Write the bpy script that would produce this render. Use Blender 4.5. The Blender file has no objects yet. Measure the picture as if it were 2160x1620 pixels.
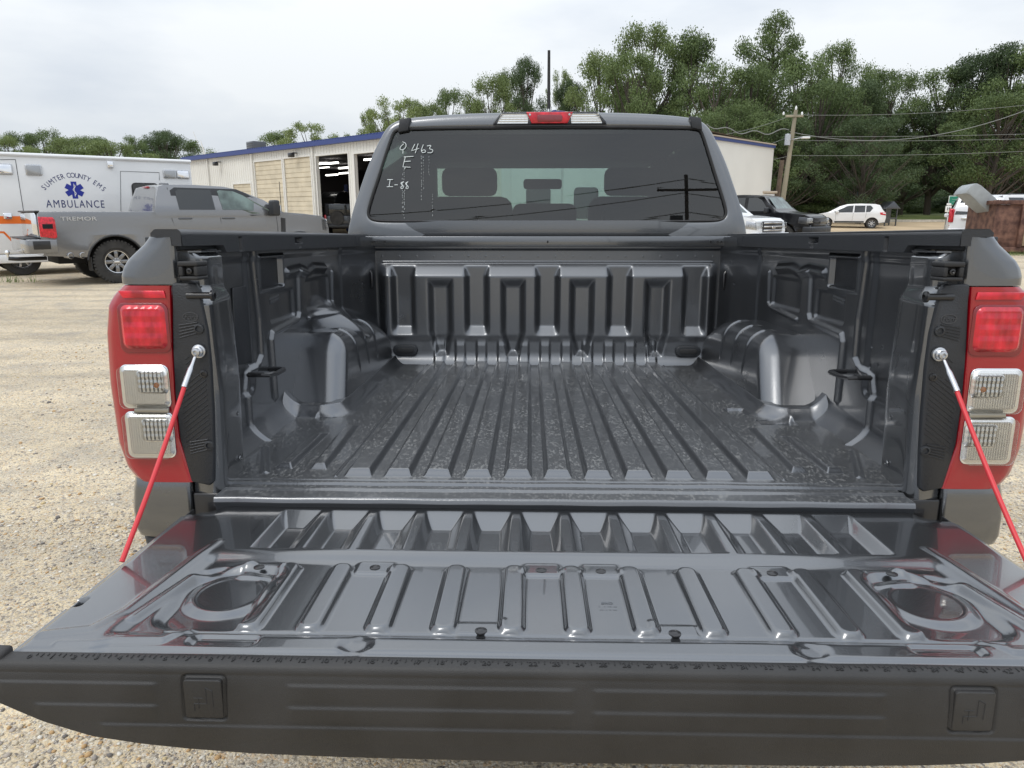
import bpy, bmesh, math, random
import numpy as np
from mathutils import Matrix, Vector
random.seed(7); np.random.seed(7)
sc = bpy.context.scene
COL = sc.collection
R = math.radians
# ------------------------------------------------------------------ camera
CAM_H = 1.45
PITCH = 13.63
cd = bpy.data.cameras.new('camera'); cam = bpy.data.objects.new('camera', cd); COL.objects.link(cam)
cam.location = (0, 0, CAM_H); cam.rotation_euler = (R(90 - PITCH), 0, 0)
cd.lens = 24.95; cd.sensor_width = 36; cd.clip_start = 0.05; cd.clip_end = 3000
sc.camera = cam
# ------------------------------------------------------------------ world: overcast sky
SUN_EL, SUN_ROT = 52, 215
w = bpy.data.worlds.new("World"); sc.world = w; w.use_nodes = True
nt = w.node_tree; N = nt.nodes; L = nt.links; N.clear()
out = N.new('ShaderNodeOutputWorld'); bg = N.new('ShaderNodeBackground'); bg.inputs[1].default_value = 1.0
sky = N.new('ShaderNodeTexSky'); sky.sky_type = 'NISHITA'; sky.sun_disc = False
sky.sun_elevation = R(SUN_EL); sky.sun_rotation = R(SUN_ROT)
skm = N.new('ShaderNodeVectorMath'); skm.operation = 'SCALE'; skm.inputs[3].default_value = 0.10
L.new(sky.outputs[0], skm.inputs[0])
tc = N.new('ShaderNodeTexCoord'); mp = N.new('ShaderNodeMapping'); mp.inputs['Scale'].default_value = (1, 1, 3.2)
L.new(tc.outputs['Generated'], mp.inputs[0])
n1 = N.new('ShaderNodeTexNoise'); n1.inputs['Scale'].default_value = 1.7; n1.inputs['Detail'].default_value = 7; n1.inputs['Roughness'].default_value = 0.52
L.new(mp.outputs[0], n1.inputs[0])
cr = N.new('ShaderNodeValToRGB'); cr.color_ramp.elements[0].position = 0.36; cr.color_ramp.elements[0].color = (0.55, 0.61, 0.70, 1)
cr.color_ramp.elements[1].position = 0.62; cr.color_ramp.elements[1].color = (0.83, 0.86, 0.885, 1)
L.new(n1.outputs[0], cr.inputs[0])
sp = N.new('ShaderNodeSeparateXYZ'); L.new(tc.outputs['Generated'], sp.inputs[0])
mr = N.new('ShaderNodeMapRange'); mr.inputs[1].default_value = 0.0; mr.inputs[2].default_value = 1.0
mr.inputs[3].default_value = 0.94; mr.inputs[4].default_value = 2.25; L.new(sp.outputs[2], mr.inputs[0])
cm = N.new('ShaderNodeVectorMath'); cm.operation = 'SCALE'; L.new(cr.outputs[0], cm.inputs[0]); L.new(mr.outputs[0], cm.inputs[3])
mx = N.new('ShaderNodeMix'); mx.data_type = 'RGBA'; mx.inputs[0].default_value = 0.92
L.new(skm.outputs[0], mx.inputs[6]); L.new(cm.outputs[0], mx.inputs[7])
L.new(mx.outputs[2], bg.inputs[0]); L.new(bg.outputs[0], out.inputs[0])
sd = bpy.data.lights.new('sun', 'SUN'); sd.energy = 1.0; sd.angle = R(22); sd.color = (1, 0.96, 0.9)
so = bpy.data.objects.new('sun', sd); COL.objects.link(so)
# the sky's sun_rotation runs clockwise from +Y
_az = R(SUN_ROT); _sd = Vector((math.sin(_az) * math.cos(R(SUN_EL)), math.cos(_az) * math.cos(R(SUN_EL)), math.sin(R(SUN_EL))))
so.rotation_euler = (-_sd).to_track_quat('-Z', 'Y').to_euler()
vs = sc.view_settings; vs.view_transform = 'Standard'; vs.look = 'None'; vs.exposure = 0.0; vs.gamma = 1; vs.use_curve_mapping = False

# ------------------------------------------------------------------ materials
def mat(name, col=(0.5, 0.5, 0.5), rough=0.5, metal=0.0, coat=0.0, coat_rough=0.03, var=0.0, vscale=5.0, bump=0.0, bscale=40.0,
        rvar=0.0, emit=None, estr=1.0, trans=0.0, alpha=1.0, ior=1.5, spec=0.5, col2=None, stretch=None, objvar=0.0):
    m = bpy.data.materials.new(name); m.use_nodes = True
    t = m.node_tree; b = t.nodes['Principled BSDF']; I = b.inputs
    I['Base Color'].default_value = (*col, 1); I['Roughness'].default_value = rough; I['Metallic'].default_value = metal
    I['Coat Weight'].default_value = coat; I['Coat Roughness'].default_value = coat_rough; I['IOR'].default_value = ior
    I['Specular IOR Level'].default_value = spec
    if trans: I['Transmission Weight'].default_value = trans
    if alpha < 1: I['Alpha'].default_value = alpha
    if emit: I['Emission Color'].default_value = (*emit, 1); I['Emission Strength'].default_value = estr
    tcn = t.nodes.new('ShaderNodeTexCoord'); src = tcn.outputs['Object']
    if stretch:
        mpn = t.nodes.new('ShaderNodeMapping'); mpn.inputs['Scale'].default_value = stretch; t.links.new(src, mpn.inputs[0]); src = mpn.outputs[0]
    if var or rvar or objvar:
        n = t.nodes.new('ShaderNodeTexNoise'); n.inputs['Scale'].default_value = vscale; n.inputs['Detail'].default_value = 5
        t.links.new(src, n.inputs[0])
        if var:
            c2 = col2 or tuple(min(1, c * (1 + var)) for c in col); c1 = col if col2 else tuple(c * (1 - var) for c in col)
            r = t.nodes.new('ShaderNodeValToRGB'); r.color_ramp.elements[0].position = 0.35; r.color_ramp.elements[1].position = 0.65
            r.color_ramp.elements[0].color = (*c1, 1); r.color_ramp.elements[1].color = (*c2, 1)
            t.links.new(n.outputs[0], r.inputs[0]); t.links.new(r.outputs[0], I['Base Color'])
        if rvar:
            q = t.nodes.new('ShaderNodeMapRange'); q.inputs[3].default_value = rough - rvar; q.inputs[4].default_value = rough + rvar
            q.inputs[1].default_value = 0.3; q.inputs[2].default_value = 0.7
            t.links.new(n.outputs[0], q.inputs[0]); t.links.new(q.outputs[0], I['Roughness'])
    if bump:
        n2 = t.nodes.new('ShaderNodeTexNoise'); n2.inputs['Scale'].default_value = bscale; n2.inputs['Detail'].default_value = 3
        t.links.new(src, n2.inputs[0])
        bb = t.nodes.new('ShaderNodeBump'); bb.inputs['Strength'].default_value = min(1, bump); bb.inputs['Distance'].default_value = 0.002 if bump <= 1 else 0.002 * bump
        t.links.new(n2.outputs[0], bb.inputs['Height']); t.links.new(bb.outputs[0], I['Normal'])
    return m

M = {}
M['paint'] = mat('dark_grey_metallic_paint', (0.158, 0.164, 0.173), 0.25, 0.90, 0.9, 0.03, bump=0.06, bscale=420, rvar=0.03, vscale=3)
M['paint_in'] = mat('bed_paint', (0.140, 0.146, 0.156), 0.31, 0.90, 0.7, 0.08, bump=0.12, bscale=160, rvar=0.05, vscale=4)
M['black_plastic'] = mat('black_plastic', (0.022, 0.024, 0.028), 0.42, bump=0.5, bscale=420, rvar=0.06, vscale=6)
M['cap_plastic'] = mat('textured_black_plastic', (0.024, 0.023, 0.0225), 0.47, bump=0.35, bscale=900, var=0.25, vscale=9, rvar=0.07)
M['rubber'] = mat('rubber', (0.018, 0.018, 0.019), 0.65, bump=0.4, bscale=200, var=0.3)
M['tyre'] = mat('tyre_rubber', (0.028, 0.027, 0.026), 0.75, bump=1, bscale=60, var=0.35, vscale=6)
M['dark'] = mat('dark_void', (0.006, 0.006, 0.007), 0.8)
M['steel'] = mat('zinc_steel', (0.55, 0.56, 0.58), 0.28, 1.0, rvar=0.08, vscale=30)
M['sill_dark'] = mat('darkened_sill_steel', (0.035, 0.038, 0.043), 0.5, 0.2)  # darkened base colour stands in for the sill face's dark reflections
M['chrome'] = mat('chrome', (0.85, 0.86, 0.88), 0.07, 1.0)
M['lampchrome'] = mat('lamp_reflector', (0.86, 0.85, 0.82), 0.26, 1.0)
M['black_metal'] = mat('black_metal', (0.02, 0.02, 0.022), 0.35, 0.3, 0.4)
M['cable'] = mat('red_cable_sleeve', (0.62, 0.035, 0.045), 0.45)
M['amber'] = mat('amber', (0.75, 0.22, 0.03), 0.2, coat=1)
M['seat'] = mat('seat_fabric', (0.02, 0.02, 0.022), 0.8, var=0.3)
M['white_paint'] = mat('white_paint', (0.74, 0.75, 0.76), 0.3, 0, 0.8, 0.05, var=0.04, vscale=1.2)
M['silver_paint'] = mat('mid_grey_metallic_paint', (0.215, 0.217, 0.224), 0.22, 0.75, 1.0, 0.05, bump=0.1, bscale=300, rvar=0.04, vscale=2)
M['black_paint'] = mat('black_paint', (0.004, 0.004, 0.005), 0.3, 0.0, 0.45, 0.03, spec=0.15)
M['grey_paint'] = mat('slate_paint', (0.06, 0.065, 0.075), 0.35, 0.6, 1.0, 0.05)
M['blue_print'] = mat('blue_vinyl', (0.01, 0.025, 0.30), 0.35)
M['navy_print'] = mat('navy_vinyl', (0.012, 0.022, 0.13), 0.35)
M['orange_print'] = mat('orange_vinyl', (0.80, 0.17, 0.02), 0.35)
M['marker'] = mat('white_marker', (0.8, 0.85, 0.85), 0.7, alpha=0.85)
M['emboss'] = mat('embossed_mark', (0.055, 0.056, 0.06), 0.5)
M['light_emit'] = mat('lamp_tube', (1, 1, 1), 0.5, emit=(1, 0.97, 0.9), estr=6)
M['amb_lens'] = mat('warning_light_lens', (0.35, 0.36, 0.37), 0.2, 0.5, 1.0, bump=1, bscale=60)

def glass(name, tint, alpha_mix, rough=0.0, refl=(1, 1, 1)):
    """tinted see-through glass: mirror reflection by fresnel over a coloured transparency"""
    m = bpy.data.materials.new(name); m.use_nodes = True; t = m.node_tree; t.nodes.clear()
    o = t.nodes.new('ShaderNodeOutputMaterial'); g = t.nodes.new('ShaderNodeBsdfGlossy'); g.inputs['Roughness'].default_value = rough; g.inputs['Color'].default_value = (*refl, 1)
    tr = t.nodes.new('ShaderNodeBsdfTransparent'); tr.inputs['Color'].default_value = (*tint, 1)
    d = t.nodes.new('ShaderNodeBsdfDiffuse'); d.inputs['Color'].default_value = (0.03, 0.033, 0.035, 1)
    a = t.nodes.new('ShaderNodeMixShader'); a.inputs[0].default_value = alpha_mix
    t.links.new(tr.outputs[0], a.inputs[1]); t.links.new(d.outputs[0], a.inputs[2])
    f = t.nodes.new('ShaderNodeFresnel'); f.inputs['IOR'].default_value = 1.52 if 'privacy' not in name else 1.72
    b = t.nodes.new('ShaderNodeMixShader'); t.links.new(f.outputs[0], b.inputs[0]); t.links.new(a.outputs[0], b.inputs[1]); t.links.new(g.outputs[0], b.inputs[2])
    t.links.new(b.outputs[0], o.inputs[0])
    return m
M['rear_glass'] = glass('privacy_glass', (0.36, 0.45, 0.42), 0.12)
M['clear_glass'] = glass('windscreen_glass', (0.70, 0.86, 0.80), 0.02)
M['clear_lens'] = glass('clear_lens', (0.92, 0.93, 0.94), 0.03)
M['dark_glass'] = mat('dark_window_glass', (0.015, 0.018, 0.02), 0.03, 0, 0.0, spec=0.8)
M['mid_glass'] = mat('green_tinted_glass', (0.10, 0.14, 0.13), 0.04, 0, 0.0, var=0.6, vscale=2.5, spec=0.8)

def red_lens():
    m = mat('red_lens', (0.33, 0.003, 0.011), 0.14, 0.0, 1.0, 0.02)
    t = m.node_tree; b = t.nodes['Principled BSDF']; b.inputs['Subsurface Weight'].default_value = 0.0
    tcn = t.nodes.new('ShaderNodeTexCoord')
    wv = t.nodes.new('ShaderNodeTexWave'); wv.inputs['Scale'].default_value = 42; wv.bands_direction = 'Z'; wv.inputs['Distortion'].default_value = 1.2
    t.links.new(tcn.outputs['Object'], wv.inputs[0])
    bb = t.nodes.new('ShaderNodeBump'); bb.inputs['Strength'].default_value = 0.06; t.links.new(wv.outputs[0], bb.inputs['Height'])
    t.links.new(bb.outputs[0], b.inputs['Normal'])
    return m
M['red_lens'] = red_lens()
M['red_bright'] = mat('bright_red_reflector', (0.34, 0.004, 0.012), 0.20, 0.3, 1.0, 0.02, var=.5, vscale=38, col2=(0.80, 0.012, 0.035), stretch=(1, 1, .6))
M['red_dark'] = mat('deep_red_lens', (0.20, 0.004, 0.010), 0.12, 0.0, 1.0, 0.02)

def dusty_floor():
    """bed floor paint with scuffed, dusty speckles"""
    m = bpy.data.materials.new('scuffed_bed_paint'); m.use_nodes = True; t = m.node_tree; b = t.nodes['Principled BSDF']; I = b.inputs
    tcn = t.nodes.new('ShaderNodeTexCoord')
    mp1 = t.nodes.new('ShaderNodeMapping'); mp1.inputs['Scale'].default_value = (1.25, 0.5, 1); t.links.new(tcn.outputs['Object'], mp1.inputs[0])
    n1 = t.nodes.new('ShaderNodeTexNoise'); n1.inputs['Scale'].default_value = 135; n1.inputs['Detail'].default_value = 2.0; n1.inputs['Distortion'].default_value = 0.5
    t.links.new(mp1.outputs[0], n1.inputs[0])
    n2 = t.nodes.new('ShaderNodeTexNoise'); n2.inputs['Scale'].default_value = 6; n2.inputs['Detail'].default_value = 6; t.links.new(tcn.outputs['Object'], n2.inputs[0])
    r1 = t.nodes.new('ShaderNodeValToRGB'); r1.color_ramp.elements[0].position = 0.54; r1.color_ramp.elements[1].position = 0.60; t.links.new(n1.outputs[0], r1.inputs[0])
    r2 = t.nodes.new('ShaderNodeValToRGB'); r2.color_ramp.elements[0].position = 0.34; r2.color_ramp.elements[1].position = 0.58; t.links.new(n2.outputs[0], r2.inputs[0])
    geo = t.nodes.new('ShaderNodeNewGeometry'); sx = t.nodes.new('ShaderNodeSeparateXYZ'); t.links.new(geo.outputs['Normal'], sx.inputs[0])
    up = t.nodes.new('ShaderNodeMapRange'); up.inputs[1].default_value = 0.93; up.inputs[2].default_value = 0.995; t.links.new(sx.outputs[2], up.inputs[0])
    m1 = t.nodes.new('ShaderNodeMath'); m1.operation = 'MULTIPLY'; t.links.new(r1.outputs[0], m1.inputs[0]); t.links.new(r2.outputs[0], m1.inputs[1])
    m2 = t.nodes.new('ShaderNodeMath'); m2.operation = 'MULTIPLY'; t.links.new(m1.outputs[0], m2.inputs[0]); t.links.new(up.outputs[0], m2.inputs[1])
    m3 = t.nodes.new('ShaderNodeMath'); m3.operation = 'MULTIPLY_ADD'; m3.inputs[1].default_value = 0.11; t.links.new(up.outputs[0], m3.inputs[0])
    m4 = t.nodes.new('ShaderNodeMath'); m4.operation = 'MULTIPLY'; m4.inputs[1].default_value = 0.36; t.links.new(m2.outputs[0], m4.inputs[0]); t.links.new(m4.outputs[0], m3.inputs[2])
    mixc = t.nodes.new('ShaderNodeMix'); mixc.data_type = 'RGBA'; mixc.inputs[6].default_value = (0.150, 0.155, 0.164, 1); mixc.inputs[7].default_value = (0.30, 0.295, 0.275, 1)
    t.links.new(m3.outputs[0], mixc.inputs[0]); t.links.new(mixc.outputs[2], I['Base Color'])
    def rng(a, bq, sock):
        q = t.nodes.new('ShaderNodeMapRange'); q.inputs[3].default_value = a; q.inputs[4].default_value = bq; t.links.new(m3.outputs[0], q.inputs[0]); t.links.new(q.outputs[0], sock)
    rng(0.85, 0.0, I['Metallic']); rng(0.28, 0.8, I['Roughness']); rng(0.6, 0.1, I['Coat Weight']); I['Coat Roughness'].default_value = 0.06
    bb = t.nodes.new('ShaderNodeBump'); bb.inputs['Strength'].default_value = 0.35; bb.inputs['Distance'].default_value = 0.001
    t.links.new(n1.outputs[0], bb.inputs['Height']); t.links.new(bb.outputs[0], I['Normal'])
    return m
M['floor_paint'] = dusty_floor()

# ------------------------------------------------------------------ helpers
def finish(name, me, m, parent=None, smooth=False):
    if m is not None: me.materials.append(m)
    o = bpy.data.objects.new(name, me); COL.objects.link(o)
    if parent is not None: o.parent = parent
    if smooth: me.shade_smooth()
    return o
def from_np(name, V, Fq, m, parent=None, smooth=False):
    """V (n,3), Fq (k,4) or (k,3) arrays"""
    V = np.asarray(V, dtype=np.float32); Fq = np.asarray(Fq, dtype=np.int32); k, c = Fq.shape
    me = bpy.data.meshes.new(name); me.vertices.add(len(V)); me.vertices.foreach_set('co', V.ravel())
    me.loops.add(k * c); me.loops.foreach_set('vertex_index', Fq.ravel()); me.polygons.add(k)
    me.polygons.foreach_set('loop_start', np.arange(0, k * c, c, dtype=np.int32)); me.polygons.foreach_set('loop_total', np.full(k, c, dtype=np.int32))
    me.update(calc_edges=True); me.validate()
    return finish(name, me, m, parent, smooth)
def grid(name, P, m, parent=None, smooth=True, flip=False, closed=False):
    n, k = P.shape[:2]; idx = np.arange(n * k).reshape(n, k)
    if closed: idx = np.hstack([idx, idx[:, :1]])
    a, b, c, d = idx[:-1, :-1], idx[:-1, 1:], idx[1:, 1:], idx[1:, :-1]
    F = np.stack([a, b, c, d] if not flip else [a, d, c, b], -1).reshape(-1, 4)
    return from_np(name, P.reshape(-1, 3), F, m, parent, smooth)
def obm(name, bm, m, parent=None, smooth=False, bevel=0.0, seg=2, sharp=35):
    me = bpy.data.meshes.new(name); bmesh.ops.recalc_face_normals(bm, faces=bm.faces); bm.to_mesh(me); bm.free()
    o = finish(name, me, m, parent)
    if smooth:
        me.shade_smooth()
        try: me.set_sharp_from_angle(angle=R(sharp))
        except Exception: pass
    if bevel:
        md = o.modifiers.new('bevel', 'BEVEL'); md.width = bevel; md.segments = seg; md.limit_method = 'ANGLE'; md.angle_limit = R(38)
        me.shade_smooth()
        try: md.harden_normals = False
        except Exception: pass
    return o
def bx(bm, lo, hi, mtx=None):
    vs_ = [bm.verts.new((x, y, z)) for x in (lo[0], hi[0]) for y in (lo[1], hi[1]) for z in (lo[2], hi[2])]
    if mtx is not None:
        for v in vs_: v.co = mtx @ v.co
    for f in ((0, 1, 3, 2), (4, 6, 7, 5), (0, 4, 5, 1), (2, 3, 7, 6), (0, 2, 6, 4), (1, 5, 7, 3)): bm.faces.new([vs_[i] for i in f])
def box(name, lo, hi, m, parent=None, bevel=0.0, mtx=None, seg=2):
    bm = bmesh.new(); bx(bm, lo, hi, mtx); return obm(name, bm, m, parent, bevel=bevel, seg=seg)
def tube_bm(bm, pts, r, n=8, caps=True):
    pts = [Vector(p) for p in pts]; rs = r if isinstance(r, (list, tuple)) else [r] * len(pts)
    rings = []; prev = None
    for i, p in enumerate(pts):
        d = (pts[min(i + 1, len(pts) - 1)] - pts[max(i - 1, 0)]).normalized()
        if prev is None:
            u = d.cross(Vector((0, 0, 1)));  u = u if u.length > 0.05 else d.cross(Vector((1, 0, 0)))
        else: u = prev - d * prev.dot(d)
        u.normalize(); v = d.cross(u); prev = u
        rings.append([bm.verts.new(p + (u * math.cos(a) + v * math.sin(a)) * rs[i]) for a in [2 * math.pi * j / n for j in range(n)]])
    for a, b in zip(rings, rings[1:]):
        for j in range(n): bm.faces.new((a[j], a[(j + 1) % n], b[(j + 1) % n], b[j]))
    if caps: bm.faces.new(rings[0][::-1]); bm.faces.new(rings[-1])
def tube(name, pts, r, m, parent=None, n=8, caps=True):
    bm = bmesh.new(); tube_bm(bm, pts, r, n, caps); return obm(name, bm, m, parent, smooth=True)
def lathe_bm(bm, prof, mtx=None, n=32, caps=True):
    """prof = [(radius, height)] turned about local Z"""
    rings = []
    for r_, h in prof:
        ring = [bm.verts.new((r_ * math.cos(2 * math.pi * j / n), r_ * math.sin(2 * math.pi * j / n), h)) for j in range(n)]
        if mtx is not None:
            for v in ring: v.co = mtx @ v.co
        rings.append(ring)
    for a, b in zip(rings, rings[1:]):
        for j in range(n): bm.faces.new((a[j], a[(j + 1) % n], b[(j + 1) % n], b[j]))
    if caps and prof[0][0] > 1e-4: bm.faces.new(rings[0][::-1])
    if caps and prof[-1][0] > 1e-4: bm.faces.new(rings[-1])
def lathe(name, prof, m, parent=None, mtx=None, n=32, caps=True):
    bm = bmesh.new(); lathe_bm(bm, prof, mtx, n, caps); return obm(name, bm, m, parent, smooth=True)
def prism(name, pts, a, b, m, parent=None, axis='y', bevel=0.0, mtx=None):
    """outline pts (u,v) extruded from a to b along the axis"""
    bm = bmesh.new()
    def P(u, v, t): return {'y': (u, t, v), 'x': (t, u, v), 'z': (u, v, t)}[axis]
    A = [bm.verts.new(P(u, v, a)) for u, v in pts]; B = [bm.verts.new(P(u, v, b)) for u, v in pts]
    bm.faces.new(A); bm.faces.new(B[::-1]); k = len(pts)
    for i in range(k): bm.faces.new((A[i], B[i], B[(i + 1) % k], A[(i + 1) % k]))
    if mtx is not None:
        for v in bm.verts: v.co = mtx @ v.co
    return obm(name, bm, m, parent, bevel=bevel)
def rrect(cx, cz, hx, hz, r, n=5):
    o = []
    for sx, sz, a0 in ((1, 1, 0), (-1, 1, 90), (-1, -1, 180), (1, -1, 270)):
        for i in range(n + 1):
            a = R(a0 + 90 * i / n); o.append((cx + sx * (hx - r) + r * math.cos(a), cz + sz * (hz - r) + r * math.sin(a)))
    return o
def empty(name, loc=(0, 0, 0), rz=0.0, label=None, cat=None, group=None):
    o = bpy.data.objects.new(name, None); COL.objects.link(o); o.location = loc; o.rotation_euler = (0, 0, rz); o.empty_display_size = 0.2
    tag(o, label, cat, group); return o
def tag(o, label=None, cat=None, group=None, kind=None):
    if label: o['label'] = label
    if cat: o['category'] = cat
    if group: o['group'] = group
    if kind: o['kind'] = kind
    return o
def copy_tree(o, parent=None):
    c = o.copy(); COL.objects.link(c); c.parent = parent
    for ch in o.children: copy_tree(ch, c)
    return c
def text(name, s, size, m, parent, mtx, extrude=0.001, sx=1.0, align='CENTER', bold=0.0, shear=0.0, spacing=1.0):
    cu = bpy.data.curves.new(name, 'FONT'); cu.body = s; cu.size = size; cu.extrude = extrude; cu.align_x = align; cu.align_y = 'CENTER'
    cu.offset = bold; cu.shear = shear; cu.space_character = spacing; cu.resolution_u = 3
    o = bpy.data.objects.new(name, cu); COL.objects.link(o)
    me = bpy.data.meshes.new_from_object(o.evaluated_get(bpy.context.evaluated_depsgraph_get()))
    bpy.data.objects.remove(o); bpy.data.curves.remove(cu)
    me.transform(mtx @ Matrix.Diagonal((sx, 1, 1, 1))); me.materials.clear()
    return finish(name, me, m, parent)
def ss(t): t = np.clip(t, 0, 1); return t * t * (3 - 2 * t)
def sdr(u, v, cu, cv, hu, hv, r):
    """signed distance to a rounded rectangle, negative inside"""
    qx = np.abs(u - cu) - hu + r; qy = np.abs(v - cv) - hv + r
    return np.hypot(np.maximum(qx, 0), np.maximum(qy, 0)) + np.minimum(np.maximum(qx, qy), 0) - r
def inside(d, wd): return ss(-d / wd)          # 0 at the rim, 1 once wd inside
def seg_d(u, v, pts):
    d = np.full(np.broadcast(u, v).shape, 9.0)
    for (x0, y0), (x1, y1) in zip(pts, pts[1:]):
        L2 = (x1 - x0) ** 2 + (y1 - y0) ** 2 + 1e-12
        t_ = np.clip(((u - x0) * (x1 - x0) + (v - y0) * (y1 - y0)) / L2, 0, 1)
        d = np.minimum(d, np.hypot(u - x0 - t_ * (x1 - x0), v - y0 - t_ * (y1 - y0)))
    return d
def bead(u, v, pts, wd, h): return h * ss(1 - seg_d(u, v, pts) / wd)
# world point on the ray of photo pixel (px, py) at horizontal depth Y
_p = R(PITCH)
def W(px, py, Y):
    a = (px - 1080) / 1497.0; b = -(py - 810) / 1497.0
    dy = math.cos(_p) + b * math.sin(_p); dz = -math.sin(_p) + b * math.cos(_p)
    return Vector((a * Y / dy, Y, CAM_H + dz * Y / dy))
def gz(x, y):
    d = max(0.0, math.hypot(x, y) - 18.0)
    if x > 8 and y > 48: return 0.0062 * d + min(1.0, (x - 8) / 6) * (0.036 * (y - 48) if y < 72 else .864 + .012 * (y - 72))
    return 0.0062 * d * (1.0 if x > -4 else max(0.0, 1 + (x + 4) / 10.0))
# ------------------------------------------------------------------ the pickup truck in front of the camera
# truck frame: x right, y forward, z up, origin at the tailgate end of the bed floor
TC = np.array([-0.065, -1.35, 0.50]); _a, _pp = R(1.4619), R(11.589)
_r = np.array([math.cos(_a), math.sin(_a), 0]); _f = np.array([-math.sin(_a) * math.cos(_pp), math.cos(_a) * math.cos(_pp), -math.sin(_pp)]); _u = np.cross(_r, _f)
Rtc = np.array([_r, _u, _f]); Rcw = np.array([[1, 0, 0], [0, math.sin(_p), math.cos(_p)], [0, math.cos(_p), -math.sin(_p)]])
RT = Rcw @ Rtc; _loc = np.array([0, 0, CAM_H]) - RT @ TC
truck = empty('pickup_truck', label='dark grey pickup truck with its tailgate lowered and empty ribbed bed open to the viewer', cat='pickup truck')
mw = Matrix.Identity(4)
for i in range(3):
    for j in range(3): mw[i][j] = RT[i][j]
    mw[i][3] = _loc[i]
truck.matrix_world = mw
def T(px, py, y):
    """truck-frame point on the plane y=const seen at photo pixel px,py"""
    d = _r * (px - 1080) / 1497 - _u * (py - 810) / 1497 + _f
    return TC + d * (y - TC[1]) / d[1]

# ---- bed floor
nx, ny = 800, 560
x = np.linspace(-0.80, 0.80, nx)[None, :]; yv = np.concatenate([np.linspace(-0.0395, 0.16, 110), np.linspace(0.163, 1.56, ny - 110)])[:, None]
X = x + 0 * yv; Y = yv + 0 * x; Z = np.zeros_like(X)
for i in range(11):
    cx = -0.004 + 0.0858 * (i - 5)
    rp = np.clip((0.0305 - np.abs(X - cx)) / 0.0105, 0, 1); en = np.clip((Y - 0.088) / 0.026, 0, 1)
    Z = np.maximum(Z, 0.0125 * ss(np.minimum(rp, en)))
for i in range(12): Z -= 0.0012 * ss(1 - np.abs(X + 0.004 - 0.0858 * (i - 5.5)) / 0.0035) * (Y > 0.10)
for s in (-1, 1):
    for (x0, y0, x1, y1, hw) in ((0.605, 0.135, 0.605, 0.44, 0.020), (0.528, 0.135, 0.545, 0.52, 0.020)):
        cxx = s * (x0 + (x1 - x0) * (Y - y0) / (y1 - y0)) - 0.004
        rp = np.clip((hw - np.abs(X - cxx)) / 0.011, 0, 1); en = np.clip(np.minimum((Y - y0) / 0.022, (y1 - Y) / 0.05), 0, 1)
        Z = np.maximum(Z, 0.010 * ss(np.minimum(rp, en)))
    Z -= 0.012 * inside(sdr(X, Y, s * 0.62, 0.575, 0.052, 0.030, 0.008), 0.010)
    Z -= 0.008 * inside(sdr(X, Y, s * 0.545, 0.70, 0.035, 0.045, 0.02), 0.015)
    Z += 0.0035 * ss(1 - np.abs(np.abs(X + 0.004) - 0.477) / 0.004) * (Y > 0.09) * 0.5
    Z += bead(X, Y, [(s * 0.64, 0.11), (s * 0.71, 0.30)], 0.012, 0.005)
    dW = sdr(X, Y, s * 0.80, 1.12, 0.187, 0.50, 0.06)
    Z += 0.032 * np.clip(1 - dW / 0.045, 0, 1) ** 2 * (dW > -0.03)
Z += 0.05 * np.clip((np.abs(X) - 0.715) / 0.06, 0, 1) ** 2 * (Y > 0.14)
Z -= 0.0045 * ss(1 - np.abs(Y - 0.045) / 0.010) + 0.002 * ss(1 - np.abs(Y - 0.07) / 0.004)
Z += 0.003 * ss(1 - np.abs(Y - 0.012) / 0.012)
Z -= 0.010 * np.clip((-0.0345 - Y) / 0.005, 0, 1) ** 2
X = np.where(Y < 0.035, np.clip(X, -0.688, 0.680), X)
Z += 0.0006 * np.sin(X * 31 + Y * 17) * np.sin(Y * 23 - X * 9)
floor = grid('bed_floor', np.stack([X, Y, Z], -1), M['floor_paint'], truck)
prism('bed_sill', [(-0.0400, -0.0105), (-0.0390, -0.0125), (-0.024, -0.050), (-0.020, -0.085), (-0.012, -0.085), (-0.012, -0.0105)], -0.687, 0.679, M['sill_dark'], truck, 'x', 0.0008)
hole0 = None
for hx_ in (-0.628, -0.565, -0.494, -0.424, -0.368, -0.29, -0.212, -0.141, -0.071, 0.0, 0.071, 0.143, 0.214, 0.295, 0.375, 0.434, 0.508, 0.582, 0.647):
    if hole0 is None: hole0 = lathe('sill_hole', [(0.0035, 0), (0.0035, 0.0015), (0.0, 0.0015)], M['dark'], truck, Matrix.Rotation(R(90), 4, 'X'), 10)
    else:
        hole0 = hole0.copy(); COL.objects.link(hole0); hole0.parent = truck
    hole0.location = (hx_, -0.0345, -0.024)

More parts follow.
